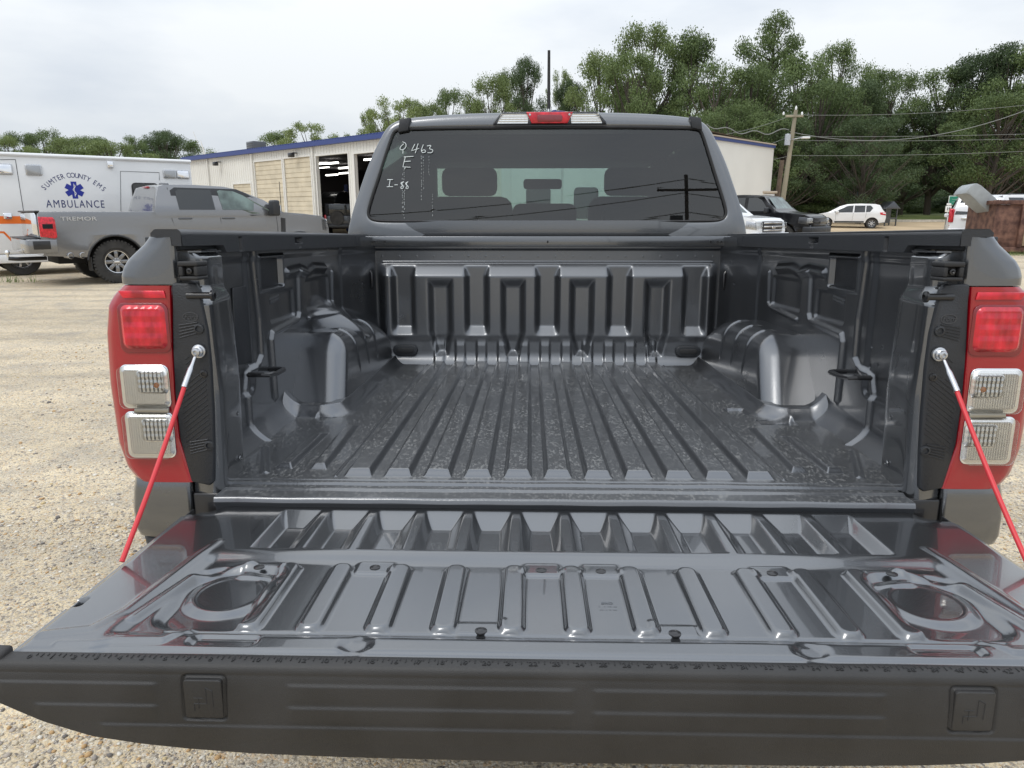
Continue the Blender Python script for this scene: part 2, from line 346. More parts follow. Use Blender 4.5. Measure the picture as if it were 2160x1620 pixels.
# ---- front panel of the bed
x = np.linspace(-0.705, 0.705, 620)[None, :]; zv = np.linspace(-0.005, 0.472, 230)[:, None]
X = x + 0 * zv; Zg = zv + 0 * x
P = np.clip((0.683 - np.abs(X)) / 0.045, 0, 1)
zt = 0.385 + 0 * X
P = ss(P) * np.clip((0.404 - Zg) / 0.050, 0, 1) ** .9
D = 0.040 * P                                            # towards the camera
for cx in (-0.575, -0.279, 0.004, 0.290, 0.588):         # closed pockets whose foot faces the sky
    rp = np.clip((0.052 - np.abs(X - cx)) / 0.024, 0, 1); en = np.clip((Zg - 0.116) / 0.036, 0, 1)
    D = D - np.minimum(0.030 * ss(np.minimum(rp, 1)) * en, np.maximum(D - 0.010, 0))
for cx in (-0.425, -0.134, 0.142, 0.440):                # pockets running out at the floor
    hw = 0.052 - 0.022 * np.clip((0.13 - Zg) / 0.09, 0, 1)
    rp = np.clip((hw - np.abs(X - cx)) / 0.026, 0, 1); en = np.clip((0.341 - Zg) / 0.030, 0, 1) * np.clip((Zg - 0.030) / 0.022, 0, 1)
    D = D - 0.026 * np.minimum(ss(rp), en)
D = D - 0.007 * ss(np.clip((0.118 - Zg) / 0.03, 0, 1)) * np.clip((0.66 - np.abs(X)) / 0.05, 0, 1) * (1 - 0)
D = D + 0.034 * np.clip((0.050 - Zg) / 0.055, 0, 1) ** 2.2
for _ in range(9): D[1:-1, 1:-1] = (D[1:-1, :-2] + D[1:-1, 2:] + D[:-2, 1:-1] + D[2:, 1:-1]) / 8 + D[1:-1, 1:-1] / 2
rip = ss(np.clip((0.0255 - np.abs(((X + 0.004 + 0.0429) % 0.0858) - 0.0429)) / 0.012, 0, 1)) * (np.abs(X + 0.004) < 0.47)
D = D + 0.008 * rip * np.clip((0.105 - Zg) / 0.03, 0, 1)
D += 0.004 * ss(1 - np.abs(Zg - 0.408) / 0.004) * (np.abs(X) < 0.66)
D += 0.012 * ss((Zg - 0.452) / 0.01)
for i in range(20): D += 0.0012 * ss(1 - np.hypot(X + 0.66 - i * 0.0695, Zg - 0.430) / 0.004)
grid('bed_front_panel', np.stack([X, 1.532 - D, Zg], -1), M['paint_in'], truck)
for s in (-1, 1):
    prism('drain_grommet', rrect(s * 0.571, 0.055, 0.050, 0.021, 0.020), 1.485, 1.505, M['black_plastic'], truck, 'y', 0.003)
    prism('grommet_ring', rrect(s * 0.571, 0.055, 0.034, 0.010, 0.009), 1.480, 1.486, M['rubber'], truck, 'y', 0.002)
# header bar across the bed front
bm = bmesh.new(); bx(bm, (-0.722, 1.500, 0.468), (0.722, 1.504, 0.508)); bx(bm, (-0.722, 1.505, 0.500), (0.722, 1.560, 0.508))
obm('header_bar', bm, M['paint'], truck, bevel=0.003)
for hx_, rx, rz in ((-0.684, .0055, .003), (-0.672, .0025, .0025), (-0.642, .0055, .0035), (0.003, .003, .005), (0.640, .003, .004), (0.668, .0035, .0035), (0.682, .004, .0035)):
    prism('header_slot', rrect(hx_, 0.487, rx, rz, min(rx, rz) * .95, 3), 1.4985, 1.4998, M['dark'], truck, 'y')
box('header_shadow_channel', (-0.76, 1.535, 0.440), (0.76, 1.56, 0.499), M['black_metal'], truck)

# ---- bed sides, wheel housings, posts, rail caps
def bed_side(s):
    y = np.linspace(0.165, 1.535, 520)[None, :]; z = np.linspace(-0.01, 0.505, 220)[:, None]
    Yg = y + 0 * z; Zq = z + 0 * y
    D = 0.0 * Yg                                          # towards the bed centre
    D += bead(Yg, Zq, [(0.447, 0.50), (0.46, 0.36), (0.468, 0.30), (0.465, 0.20), (0.44, 0.182), (0.378, 0.165), (0.362, 0.13), (0.36, -0.02)], 0.014, 0.010)
    D += bead(Yg, Zq, [(0.795, 0.40), (0.785, 0.28), (0.77, 0.262), (0.55, 0.248), (0.54, 0.23), (0.545, 0.07)], 0.013, 0.011)
    D += bead(Yg, Zq, [(1.165, 0.385), (1.155, 0.28), (1.13, 0.268), (0.88, 0.252)], 0.012, 0.009)
    D += bead(Yg, Zq, [(0.70, 0.403), (0.82, 0.408), (0.88, 0.398), (0.95, 0.409), (1.08, 0.402)], 0.022, 0.012)
    D += 0.010 * inside(sdr(Yg, Zq, 0.655, 0.14, 0.10, 0.10, 0.03), 0.03) * 0
    D -= 0.010 * inside(sdr(Yg, Zq, 1.00, 0.325, 0.135, 0.052, 0.015), 0.012)
    D -= 0.009 * inside(sdr(Yg, Zq, 0.655, 0.315, 0.105, 0.045, 0.015), 0.012)
    D -= 0.008 * inside(sdr(Yg, Zq, 0.30, 0.30, 0.12, 0.19, 0.03), 0.02)
    D += 0.006 * inside(sdr(Yg, Zq, 0.577, 0.410, 0.100, 0.052, 0.012), 0.010) - 0.020 * inside(sdr(Yg, Zq, 0.577, 0.409, 0.086, 0.042, 0.008), 0.006)
    for (a, b) in ((0.62, 0.335), (0.62, 0.328)): D += bead(Yg, Zq, [(a - .04, b), (a + .03, b + .006)], 0.004, 0.003)
    for (a, b) in ((0.40, 0.24), (0.35, 0.245), (0.40, 0.19), (0.36, 0.20), (1.45, 0.41), (1.42, 0.33)): D -= 0.003 * ss(1 - np.hypot(Yg - a, Zq - b) / 0.005)
    D += 0.045 * np.clip((0.055 - Zq) / 0.055, 0, 1) ** 2
    D += 0.004 * ss((Zq - 0.44) / 0.02)
    if s < 0:                                             # fairing over the filler pipe, only on the left
        hh = 0.322 - 0.26 * np.maximum(0, Yg - 1.02); D += 0.135 * ss(np.clip((hh - Zq) / 0.135, 0, 1)) * ss(np.clip((Yg - 0.90) / 0.14, 0, 1)) * np.clip((1.56 - Yg) / 0.30, 0.1, 1)
    Xw = 0.768 - D
    sl = np.clip((Yg - 1.268) / 0.012, 0, 1)
    Xw = Xw - 0.006 * sl - 0.075 * np.clip((Yg - 1.275) / 0.25, 0, 1)
    wall = grid('bed_side_wall', np.stack([s * Xw, Yg, Zq], -1), M['paint_in'], truck)
    # bolted corner strips in front
    for (ya, xa, nb) in ((1.528, 0.703, 9), (1.505, 0.7085, 8)):
        st = box('corner_strip', (s * xa - 0.011, ya - 0.010, 0.10), (s * xa + 0.011, ya, 0.465), M['paint_in'], truck, 0.002)
        bm = bmesh.new()
        for k in range(nb): lathe_bm(bm, [(0.0026, 0), (0.0026, 0.001), (0, 0.0018)], Matrix.Translation((s * xa, ya - 0.0105, 0.14 + k * 0.035)) @ Matrix.Rotation(R(90), 4, 'X'), 8)
        obm('weld_dimples', bm, M['paint_in'], st)['kind'] = 'stuff'
    # square access cover
    box('side_cover', (s * 0.7805 - 0.003, 0.495, 0.371), (s * 0.7805 + 0.003, 0.659, 0.447), M['black_plastic'], truck, 0.002)
    if s < 0: prism('access_panel', [(0.315, 0.200), (0.425, 0.190), (0.432, 0.385), (0.330, 0.385)], -0.771, -0.776, M['black_plastic'], truck, 'x', 0.002)
    # vertical tie hook
    tube('tie_down_hook', [(s * 0.768, 0.375, 0.166), (s * 0.735, 0.375, 0.166), (s * 0.722, 0.385, 0.164), (s * 0.720, 0.44, 0.158), (s * 0.722, 0.498, 0.157), (s * 0.735, 0.508, 0.157), (s * 0.768, 0.510, 0.157)], 0.0065, M['black_metal'], truck, 8)
    tube('front_tie_hook', [(s * 0.712, 1.50, 0.375), (s * 0.700, 1.485, 0.372), (s * 0.694, 1.48, 0.362), (s * 0.694, 1.48, 0.315), (s * 0.700, 1.485, 0.305), (s * 0.712, 1.50, 0.302)], 0.0048, M['black_metal'], truck, 8)
    box('hook_plate', (s * 0.714 - 0.006, 1.499, 0.280), (s * 0.714 + 0.006, 1.506, 0.395), M['black_metal'], truck, 0.002)
    # wheel housing
    nu, nv = 300, 110; th = np.linspace(-math.pi / 2, math.pi / 2, nu)[:, None]; ph = np.linspace(0, math.pi / 2, nv)[None, :]
    dy = np.sin(th) * np.ones_like(ph); dx = np.cos(th) * np.cos(ph); dz = np.cos(th) * np.sin(ph)
    ext = np.array([0.188, 0.470, 0.220]); rad_ = 0.060; dd_ = np.stack([dx, dy, dz], -1); lo_ = np.zeros(dx.shape); hi_ = np.full(dx.shape, .9)
    for _ in range(34):
        md_ = (lo_ + hi_) / 2; q_ = np.abs(dd_ * md_[..., None]) - (ext - rad_); sd_ = np.linalg.norm(np.maximum(q_, 0), axis=-1) + np.minimum(q_.max(-1), 0) - rad_
        lo_ = np.where(sd_ < 0, md_, lo_); hi_ = np.where(sd_ < 0, hi_, md_)
    Xh, Yh, Zh = dx * lo_, dy * lo_ + 1.125, dz * lo_ - 0.008
    zc_ = np.clip(Zh, 0, 1); Yh = Yh + 0.74 * zc_ * np.clip((1.05 - Yh) / 0.38, 0, 1); Xh = Xh - 0.14 * zc_ * np.clip(Xh / 0.15, 0, 1)
    Zh = Zh - 0.10 * np.clip((Yh - 1.22) / 0.35, 0, 1) ** 1.6 * (Zh > 0.02) * np.clip(Zh / .1, 0, 1)
    for yc in (0.93, 1.06, 1.20):
        wgt = ss(1 - np.abs(Yh - yc) / 0.009); on = ss((Zh - 0.07) / .02) * ss((Xh - 0.07) / .02)
        Xh = Xh + 0.004 * wgt * on; Zh = Zh + 0.004 * wgt * on
    grid('wheel_housing', np.stack([s * (0.798 - Xh), Yh, Zh], -1), M['paint_in'], truck)
    # rear post
    zs = [-0.10, -0.02, 0.05, 0.12, 0.20, 0.28, 0.34, 0.368, 0.376, 0.392, 0.408, 0.416, 0.44, 0.462, 0.470, 0.474]
    def row(zz):
        up = float(ss((zz - 0.374) / 0.036)); e = np.interp(zz, [-.1, 0, .2, .31, .385, .44, .475], [.006, .004, -.003, .001, .003, .010, .016])
        base = np.array([(.740, .004), (.712, -.004), (.697, -.005), (.688, -.001), (.6805, .008), (.678, .020), (.686, .08), (.693, .135), (.698, .150), (.712, .160), (.740, .168), (.785, .172)])
        top = np.array([(.745, .030), (.728, .030), (.712, .031), (.705, .035), (.700, .044), (.698, .056), (.700, .09), (.703, .125), (.708, .138), (.718, .148), (.742, .158), (.785, .168)])
        q = base * (1 - up) + top * up; q[:, 0] += e * (1 - up)
        if zz > 0.464: q[:, 0] += (zz - 0.464) * 1.5
        t0 = np.linspace(0, 1, len(q)); t1 = np.linspace(0, 1, 70); return np.stack([np.interp(t1, t0, q[:, 0]), np.interp(t1, t0, q[:, 1])], -1)
    zz = np.concatenate([np.linspace(-.10, .36, 60), np.linspace(.363, .476, 60)])
    rows = np.stack([np.column_stack([s * row(v)[:, 0], row(v)[:, 1], np.full(70, v)]) for v in zz])
    # cross smoothing along the polyline for soft folds
    for _ in range(3): rows[:, 1:-1, :2] = (rows[:, :-2, :2] + 2 * rows[:, 1:-1, :2] + rows[:, 2:, :2]) / 4
    grid('rear_post', rows, M['paint'], truck)
    prism('post_top', [(s * a, b) for a, b in ((.785, .030), (.728, .030), (.706, .040), (.700, .06), (.703, .125), (.718, .148), (.785, .168))], 0.4735, 0.4765, M['paint'], truck, 'z')
    box('post_dark_fill', (min(s * .7455, s * .664), -0.006, -0.15), (max(s * .7455, s * .664), 0.10, -0.004), M['black_metal'], truck, 0.004)  # added black box, darkens the open gap below the post
    for zq in (0.105, 0.005): lathe('plug', [(0.006, 0), (0.0055, 0.002), (0.0025, 0.003), (0.002, 0.0015), (0, 0.0015)], M['paint'], truck, Matrix.Translation((s * 0.6895, 0.105, zq + 0.03)) @ Matrix.Rotation(R(-90 * s), 4, 'Y'), 14)
    # black trim plate with grooves
    tp = [(s * a, b) for a, b in ((.744, .417), (.700, .417), (.692, .405), (.690, .372), (.684, .325), (.683, .26), (.686, .17), (.691, .09), (.697, .022), (.706, .014), (.742, .022), (.757, .11), (.758, .20), (.753, .30), (.7455, .385))]
    tr = prism('trim_plate', tp, -0.013, 0.0, M['black_plastic'], truck, 'y', 0.003)
    bm = bmesh.new()
    for k in range(19):
        z0 = 0.275 - k * 0.0098; a0 = 0.731 if k < 6 else 0.745; a1 = (0.722 if k < 6 else 0.694)
        tube_bm(bm, [(s * a0, -0.0132, z0 - 0.004), (s * a1, -0.0132, z0 - 0.004 + (a0 - a1) * 0.75)], 0.0011, 5)
    obm('grip_ribs', bm, M['black_plastic'], tr)['kind'] = 'stuff'
    for (zc) in (0.327, 0.095):
        bm = bmesh.new()
        for k in range(5): tube_bm(bm, [(s * 0.737, -0.0135, zc - 0.014 + k * 0.006), (s * 0.700, -0.0135, zc - 0.004 + k * 0.005)], 0.0016, 5)
        lathe_bm(bm, [(0.0095, 0), (0.0095, 0.004), (0.006, 0.005), (0.0055, 0.002), (0, 0.002)], Matrix.Translation((s * 0.698, -0.013, zc + 0.004)) @ Matrix.Rotation(R(90), 4, 'X'), 16)
        obm('clip_boss', bm, M['black_plastic'], tr)
    bm = bmesh.new(); el = [(s * 0.713 + 0.0145 * math.cos(R(k * 15)), -0.0135, 0.353 + 0.0085 * math.sin(R(k * 15))) for k in range(25)]
    tube_bm(bm, el, 0.0009, 5, False); obm('oval_badge', bm, M['emboss'], tr)
    text('badge_lettering', 'Ford', 0.013, M['emboss'], tr, Matrix.Translation((s * 0.713, -0.0138, 0.353)) @ Matrix.Rotation(R(90), 4, 'X'), 0.0005, shear=0.3)
    # rubber bump stop
    bm = bmesh.new(); lo, hi = sorted((s * 0.718, s * 0.682)); bx(bm, (lo, -0.034, 0.424), (hi, 0.010, 0.431)); bx(bm, (lo - .001, -0.035, 0.4495), (hi + .001, 0.010, 0.4585))
    bx(bm, (lo, -0.034, 0.4312), (lo + 0.008, 0.010, 0.4493)); bx(bm, (hi - 0.008, -0.034, 0.4312), (hi, 0.010, 0.4493)); bx(bm, (lo + 0.0082, -0.024, 0.4312), (hi - 0.0082, 0.010, 0.4493))
    bs = obm('bump_stop', bm, M['rubber'], truck, bevel=0.0025)
    lathe('stop_bolt', [(0.0055, 0), (0.0055, 0.006), (0.003, 0.007), (0, 0.004)], M['black_metal'], bs, Matrix.Translation((s * 0.7000, -0.0242, 0.4405)) @ Matrix.Rotation(R(90), 4, 'X'), 10)
    # striker pin
    lathe('striker_pin', [(0.0, 0), (0.0065, 0), (0.0065, 0.046), (0.0105, 0.047), (0.0105, 0.051), (0.005, 0.053), (0.0045, 0.050), (0, 0.050)], M['black_metal'], truck,
          Matrix.Translation((s * 0.716, -0.012, 0.394)) @ Matrix.Rotation(R(-90 * s), 4, 'Y'), 20)
    # tailgate cable: bolt, eye, ferrule, red sleeve
    p0 = np.array([s * 0.700, -0.028, 0.288]); p1 = np.array([s * 0.728, -0.292, -0.016]); dirv = (p1 - p0) / np.linalg.norm(p1 - p0)
    cb = tube('tailgate_cable', [p0 + dirv * 0.075 + np.array([0, 0, -0.006 * math.sin(math.pi * t)]) + (p1 - p0 - dirv * 0.075) * t for t in np.linspace(0, 1, 12)], 0.0041, M['cable'], truck, 10)
    rt = Matrix.Translation(tuple(p0)) @ Matrix.Rotation(R(90), 4, 'X')
    lathe('cable_bolt', [(0.013, -0.012), (0.013, -0.007), (0.0105, -0.006), (0.0105, 0.0), (0.008, 0.002), (0.0075, 0.006), (0.004, 0.007), (0.0035, 0.003), (0, 0.003)], M['steel'], cb, rt, 20)
    tube('ferrule', [p0 + dirv * 0.012, p0 + dirv * 0.030, p0 + dirv * 0.040, p0 + dirv * 0.078], [0.0030, 0.0036, 0.0056, 0.0056], M['steel'], cb, 12)
    lathe('trim_screw', [(0.008, 0), (0.0075, 0.002), (0.004, 0.003), (0.003, 0.001), (0, 0.001)], M['black_metal'], tr, Matrix.Translation((s * 0.697, -0.0132, 0.243)) @ Matrix.Rotation(R(90), 4, 'X'), 12)
    # rail cap: inner face as relief + body
    y = np.linspace(-0.012, 1.562, 500)[None, :]; t_ = np.linspace(0, 1, 30)[:, None]
    zb = 0.4705 + 0.0155 * ss((0.185 - y) / 0.018) - 0.004 * np.clip((1.3 - y) / 1.3, 0, 1) * 0
    Zq = zb + (0.5135 - zb) * t_; Yg = y + 0 * t_
    D = 0 * Yg
    D += 0.016 * inside(sdr(Yg, Zq, 0.262, 0.487, 0.009, 0.017, 0.002), 0.004)
    D += 0.016 * inside(sdr(Yg, Zq, 0.673, 0.495, 0.034, 0.0085, 0.002), 0.004) + 0.014 * inside(sdr(Yg, Zq, 0.680, 0.483, 0.011, 0.009, 0.002), 0.004)
    D += 0.006 * inside(sdr(Yg, Zq, 1.335, 0.490, 0.004, 0.017, 0.002), 0.003)
    D += 0.003 * np.clip((Zq - 0.506) / 0.0075, 0, 1) ** 2
    Pm = np.stack([s * (0.7165 + D + 0.001 * t_), Yg, Zq], -1)
    cap = [(s * 0.7205, 0.5135), (s * 0.724, 0.517), (s * 0.766, 0.517), (s * 0.774, 0.511), (s * 0.775, 0.5035)]
    extra = [np.stack([a + s * 0.085 * ss(y[0] / .30) * (abs(a) > .74), y[0], np.full(500, b)], -1)[None] for a, b in cap]
    top = np.concatenate([Pm] + extra, 0); und = np.stack([np.full(500, s * 0.735), y[0], zb[0]], -1)[None]
    rc = grid('rail_cap', np.concatenate([und, top], 0), M['black_plastic'], truck)
    prism('rail_cap_end', [(s * .7175, .4862), (s * .7175, .5125), (s * .722, .5165), (s * .767, .5165), (s * .7745, .510), (s * .7745, .503), (s * .7365, .5025), (s * .735, .4862)], -0.0135, -0.0125, M['black_plastic'], rc, 'y')
    # quarter panel above the lamp, flowing into the bed side
    def qrow(z, pts): 
        q = np.array(pts); t0 = np.linspace(0, 1, len(q)); t1 = np.linspace(0, 1, 60); return np.column_stack([s * np.interp(t1, t0, q[:, 0]), np.interp(t1, t0, q[:, 1]), np.full(60, z)])
    rws = []
    for z, o1 in ((0.5035, .786), (0.495, .798), (0.475, .816), (0.45, .833), (0.43, .843), (0.418, .848), (0.4145, .848)):
        k = (0.5035 - z) / 0.089; f = o1 + 0.016 + 0.02 * k
        rws.append(qrow(z, [(.745, .03), (.7365, .004), (.735 + .002 * k, -.004), (.742, -.009), (o1 - .035, -.009 - .004 * k), (o1 - .012, -.006), (o1 + .000, .003), (o1 + .010, .03), (o1 + .026, .12), (f + .012 * k + .02, .30), (f + .025 * k + .03, .8), (f + .025 * k + .03, 1.74)]))
    A = np.stack(rws); zi = np.linspace(0, 1, 24); zo = np.linspace(0, 1, len(rws)); A2 = np.empty((24, 60, 3))
    for j in range(60):
        for c in range(3): A2[:, j, c] = np.interp(zi, zo, A[:, j, c])
    for _ in range(2): A2[:, 1:-1] = (A2[:, :-2] + 2 * A2[:, 1:-1] + A2[:, 2:]) / 4
    A2[:, :, 2] = np.linspace(0.5035, 0.4145, 24)[:, None]
    grid('quarter_panel_top', A2, M['paint'], truck)
    box('cap_gap_fill', (min(s * .738, s * .80), .012, .4775), (max(s * .738, s * .80), .24, .5030), M['black_plastic'], truck, .002)  # added black filler, closes the see-through slit under the rail cap
    # outer bed side with wheel arch
    pts = [(0.20, 0.416), (1.745, 0.416), (1.745, -0.33)] + [(1.06 + 0.46 * math.cos(R(a)), -0.42 + 0.46 * math.sin(R(a))) for a in range(10, 171, 10)] + [(0.33, -0.30), (0.20, -0.12)]
    prism('bed_outer_side', pts, s * 0.885, s * 0.897, M['paint'], truck, 'x', 0.004)
    # lower corner panel and bumper corner
    rws = []
    for z, o1, yy in ((0.036, .868, 0), (0.030, .873, -.004), (0.0, .880, -.006), (-0.04, .884, -.008), (-0.08, .885, -.006), (-0.098, .881, -.002), (-0.103, .872, .006)):
        rws.append(qrow(z, [(.746, .05), (.746, .012), (.747, yy - .002), (.755, yy - .006), (o1 - .045, yy - .006), (o1 - .018, yy), (o1 - .004, yy + .018), (o1, yy + .05), (.897, .22), (.897, .33)]))
    A = np.stack(rws)
    for _ in range(2): A[:, 1:-1] = (A[:, :-2] + 2 * A[:, 1:-1] + A[:, 2:]) / 4
    grid('lower_corner_panel', A, M['paint'], truck)
    bmp = [np.column_stack([A[-1][:, 0] * (1 - kx) + s * .80 * kx, A[-1][:, 1] + ky, np.full(60, z)]) for z, kx, ky in ((-.1035, .0, .002), (-.108, -.02, -.004), (-.135, .0, .0), (-.150, .10, .01), (-.156, .5, .04))]
    grid('bumper_corner', np.stack(bmp), M['black_plastic'], truck)
    # tail lamp
    zs = np.linspace(0.4125, 0.0215, 60); xi = np.interp(zs, [.02, .11, .2, .3, .4125], [.736, .7575, .7585, .7545, .7475]); xo = np.interp(zs, [.0215, .03, .05, .10, .22, .32, .375, .395, .4125], [.862, .872, .885, .897, .901, .896, .886, .872, .852])
    rws = []
    for z, a, b in zip(zs, xi, xo):
        q = np.array([(a, .02), (a, .0), (a + .001, -.010), (a + .008, -.0145), (b - .050, -.0145), (b - .026, -.012), (b - .010, -.002), (b - .002, .016), (b, .05), (b - .002, .21)])
        t0 = np.linspace(0, 1, len(q)); t1 = np.linspace(0, 1, 54); rws.append(np.column_stack([s * np.interp(t1, t0, q[:, 0]), np.interp(t1, t0, q[:, 1]), np.full(54, z)]))
    A = np.stack(rws)
    for _ in range(2): A[:, 1:-1, :2] = (A[:, :-2, :2] + 2 * A[:, 1:-1, :2] + A[:, 2:, :2]) / 4
    tl = grid('tail_lamp', A, M['red_lens'], truck)
    for zt_, nm in ((0.4126, 1), (0.0214, 0)):
        j = 0 if nm else -1; ring = A[j]; bm = bmesh.new(); f_ = [bm.verts.new((p[0], p[1], zt_)) for p in ring]; bm.faces.new(f_); obm('lamp_edge', bm, M['red_dark'], tl)
    prism('reflector_strip', [(s * .758, .403), (s * .755, .389), (s * .838, .389), (s * .846, .403)], -0.0175, -0.0150, M['red_bright'], tl, 'y', 0.001)
    rim = prism('lamp_chamber', rrect(s * .803, .332, .049, .048, .014), -0.0175, -0.0150, M['red_dark'], tl, 'y', 0.001)
    def facets(nm, cx, cz, hx, hz, m_, y0, dep, px_, pz_, cut=0.0):
        u = np.linspace(-1, 1, 90)[None, :]; v = np.linspace(-1, 1, 90)[:, None]
        d = sdr(u * hx + 0 * v, v * hz + 0 * u, 0, 0, hx, hz, 0.013)
        h = 0.0045 * np.clip(-d / 0.007, 0, 1) + dep * (np.abs(((u * hx / px_) % 1.0) - .5) + np.abs(((v * hz / pz_) % 1.0) - .5)) * np.clip(-d / 0.010, 0, 1)
        rr_ = 0.013; X_ = u * hx + 0 * v; Z_ = v * hz + 0 * u
        sc_ = np.where(d > 0, 1 - (d + 1e-4) / np.maximum(np.hypot(X_, Z_), 1e-4), 1)
        P_ = np.stack([s * cx + X_ * sc_, y0 - h, cz + Z_ * sc_], -1)
        return grid(nm, P_, m_, tl, smooth=False)
    facets('red_reflector', .803, .334, .043, .042, M['red_bright'], -0.0175, .0022, .0135, .021)
    for (cz, hz) in ((.2175, .0405), (.1205, .0445)):
        prism('lamp_bezel', rrect(s * .8125, cz, .0480, hz + .0030, .013), -0.0172, -0.0150, M['chrome'], tl, 'y', 0.001)
        facets('clear_reflector', .8125, cz, .0460, hz, M['lampchrome'], -0.0174, .0004, .0046, .0600)
        facets('bulb_reflector', .7975, cz + .010, .032, .026, M['lampchrome'], -0.0200, .0014, .0080, .0110)
        cv = prism('lamp_cover', rrect(s * .8125, cz, .0470, hz + .001, .013), -0.0300, -0.0292, M['clear_lens'], tl, 'y')
    prism('lamp_divider', [(s * .768, .166), (s * .768, .176), (s * .835, .176), (s * .838, .166)], -0.0240, -0.0172, mat('champagne_trim', (0.42, 0.40, 0.35), 0.3, 0.8), tl, 'y', 0.0015)
    lathe('amber_bulb', [(0, 0.0), (.0045, .001), (.006, .004), (.0045, .007), (0, .008)], M['amber'], tl, Matrix.Translation((s * .786, -0.0205, .222)) @ Matrix.Rotation(R(90), 4, 'X'), 12)
bed_side(-1); bed_side(1)

# ---- tailgate
tgx = np.linspace(-0.733, 0.737, 600)[None, :]; tgy = np.linspace(-0.5435, -0.030, 225)[:, None]
X = tgx + 0 * tgy; Y = tgy + 0 * tgx; c0 = 0.003
Z = np.zeros_like(X)
xs = np.abs(X - c0)
side = ss(np.clip((0.612 + 0.03 * np.clip((-0.2 - Y) / 0.28, 0, 1) - xs) / 0.030, 0, 1))
Z -= 0.009 * side * ss(np.clip((-0.231 - Y) / 0.038, 0, 1))
# row of twelve tapered pockets
for i in range(12):
    cx = c0 + 0.0925 * (i - 5.5); hw = 0.038
    s1 = (hw - np.abs(X - cx)) / 0.020; s2 = (-0.047 - Y) / 0.056; s3 = (Y + 0.2235) / 0.007
    Z -= 0.0165 * np.clip(np.minimum(np.minimum(s1, s2), s3), 0, 1)
X0, Y0 = X, Y; kz = 1 + 0.0170 * ss((-0.22 - Y) / 0.04) * (0.25 + .75 * side); X = (X0 - TC[0]) / kz + TC[0]; Y = (Y0 - TC[1]) / kz + TC[1]; xs = np.abs(X - c0)
for rx in (-0.448, -0.363, -0.269, -0.180, -0.088, 0.002, 0.094, 0.184, 0.276, 0.364, 0.447):
    d = sdr(X, Y, rx, -0.3890, 0.0200, 0.1010, 0.018); k = ss(np.clip(-d / 0.0075, 0, 1)); Z += 0.0085 * k
for bxp in (-0.311, -0.045, 0.049, 0.318): Z += 0.0042 * inside(sdr(X, Y, bxp, -0.300, 0.034, 0.023, 0.010), 0.005)
for bxp in (-0.129, 0.131): Z += 0.002 * inside(sdr(X, Y, bxp, -0.475, 0.034, 0.018, 0.006), 0.004)
Z -= 0.0045 * ss(1 - np.abs(Y + 0.4895) / 0.0026) * (xs < 0.56)
band = np.clip((-0.492 - Y) / 0.022, 0, 1) * (xs < 0.66); Z += 0.007 * ss(band) * side - 0.004 * ss((-0.5365 - Y) / 0.008)
for s in (-1, 1):
    cx = c0 + s * 0.517
    Z -= 0.010 * inside(sdr(X, Y, cx + s * 0.002, -0.392, 0.079, 0.098, 0.045), 0.022)
    rr = np.hypot((X - cx), (Y + 0.376)); Z += 0.0062 * ss(1 - (rr - 0.050) / 0.022) - 0.0012 * ss(1 - (rr - 0.0475) / 0.002)
    Z += 0.004 * inside(sdr(X, Y, c0 + s * 0.494, -0.309, 0.036, 0.026, 0.012), 0.008)
    Z += bead(X, Y, [(cx - s * 0.0, -0.29), (cx + s * 0.075, -0.335), (cx + s * 0.10, -0.46)], 0.012, 0.005)
    Z -= 0.007 * inside(sdr(X, Y, c0 + s * 0.467, -0.514, 0.048, 0.019, 0.012), 0.009)
    Z += bead(X, Y, [(c0 + s * 0.525, -0.49), (c0 + s * 0.545, -0.522), (c0 + s * 0.68, -0.528)], 0.010, 0.005)
    Z += bead(X, Y, [(c0 + s * 0.612, -0.20), (c0 + s * 0.640, -0.44), (c0 + s * 0.66, -0.49), (c0 + s * 0.72, -0.505)], 0.012, 0.003)
    rr = np.hypot(X - (c0 - s * 0.2915 if False else s * 0.2915 + c0), (Y + 0.5225)); Z -= 0.005 * ss(1 - (rr - 0.011) / 0.016)
    # stamped corner detail by the hinge
    Z -= 0.008 * ss((xs - 0.655) / 0.06) * ss((Y + 0.085) / 0.05)
X, Y = X0, Y0; xs = np.abs(X - c0)
for s in (-1, 1): Z -= 0.04 * inside(sdr(X, Y, s * .733 + .002, -0.415, .016, .012, .003), .002)
Z -= 0.004 * ss((xs - 0.722) / 0.013)
Z += 0.00025 * np.sin(X * 13 + 1.3) * np.sin(Y * 17)
for _ in range(1): Z[1:-1, 1:-1] = (Z[1:-1, :-2] + Z[1:-1, 2:] + Z[:-2, 1:-1] + Z[2:, 1:-1]) / 8 + Z[1:-1, 1:-1] / 2
tg = grid('tailgate', np.stack([X, Y, Z - 0.020], -1), M['paint'], truck)
box('gate_shell', (-0.700, -0.545, -0.088), (0.706, -0.034, -0.046), M['paint'], tg, 0.012)
for s in (-1, 1):
    box('gate_side', (min(s * .7315, s * .7345) + c0 / 2, -0.540, -0.085), (max(s * .7315, s * .7345) + c0 / 2, -0.034, -0.0265), M['paint'], tg, 0.001)
    box('gate_latch', (s * 0.727 - 0.011, -0.427, -0.060), (s * 0.727 + 0.011, -0.403, -0.036), M['dark'], tg, 0.002)
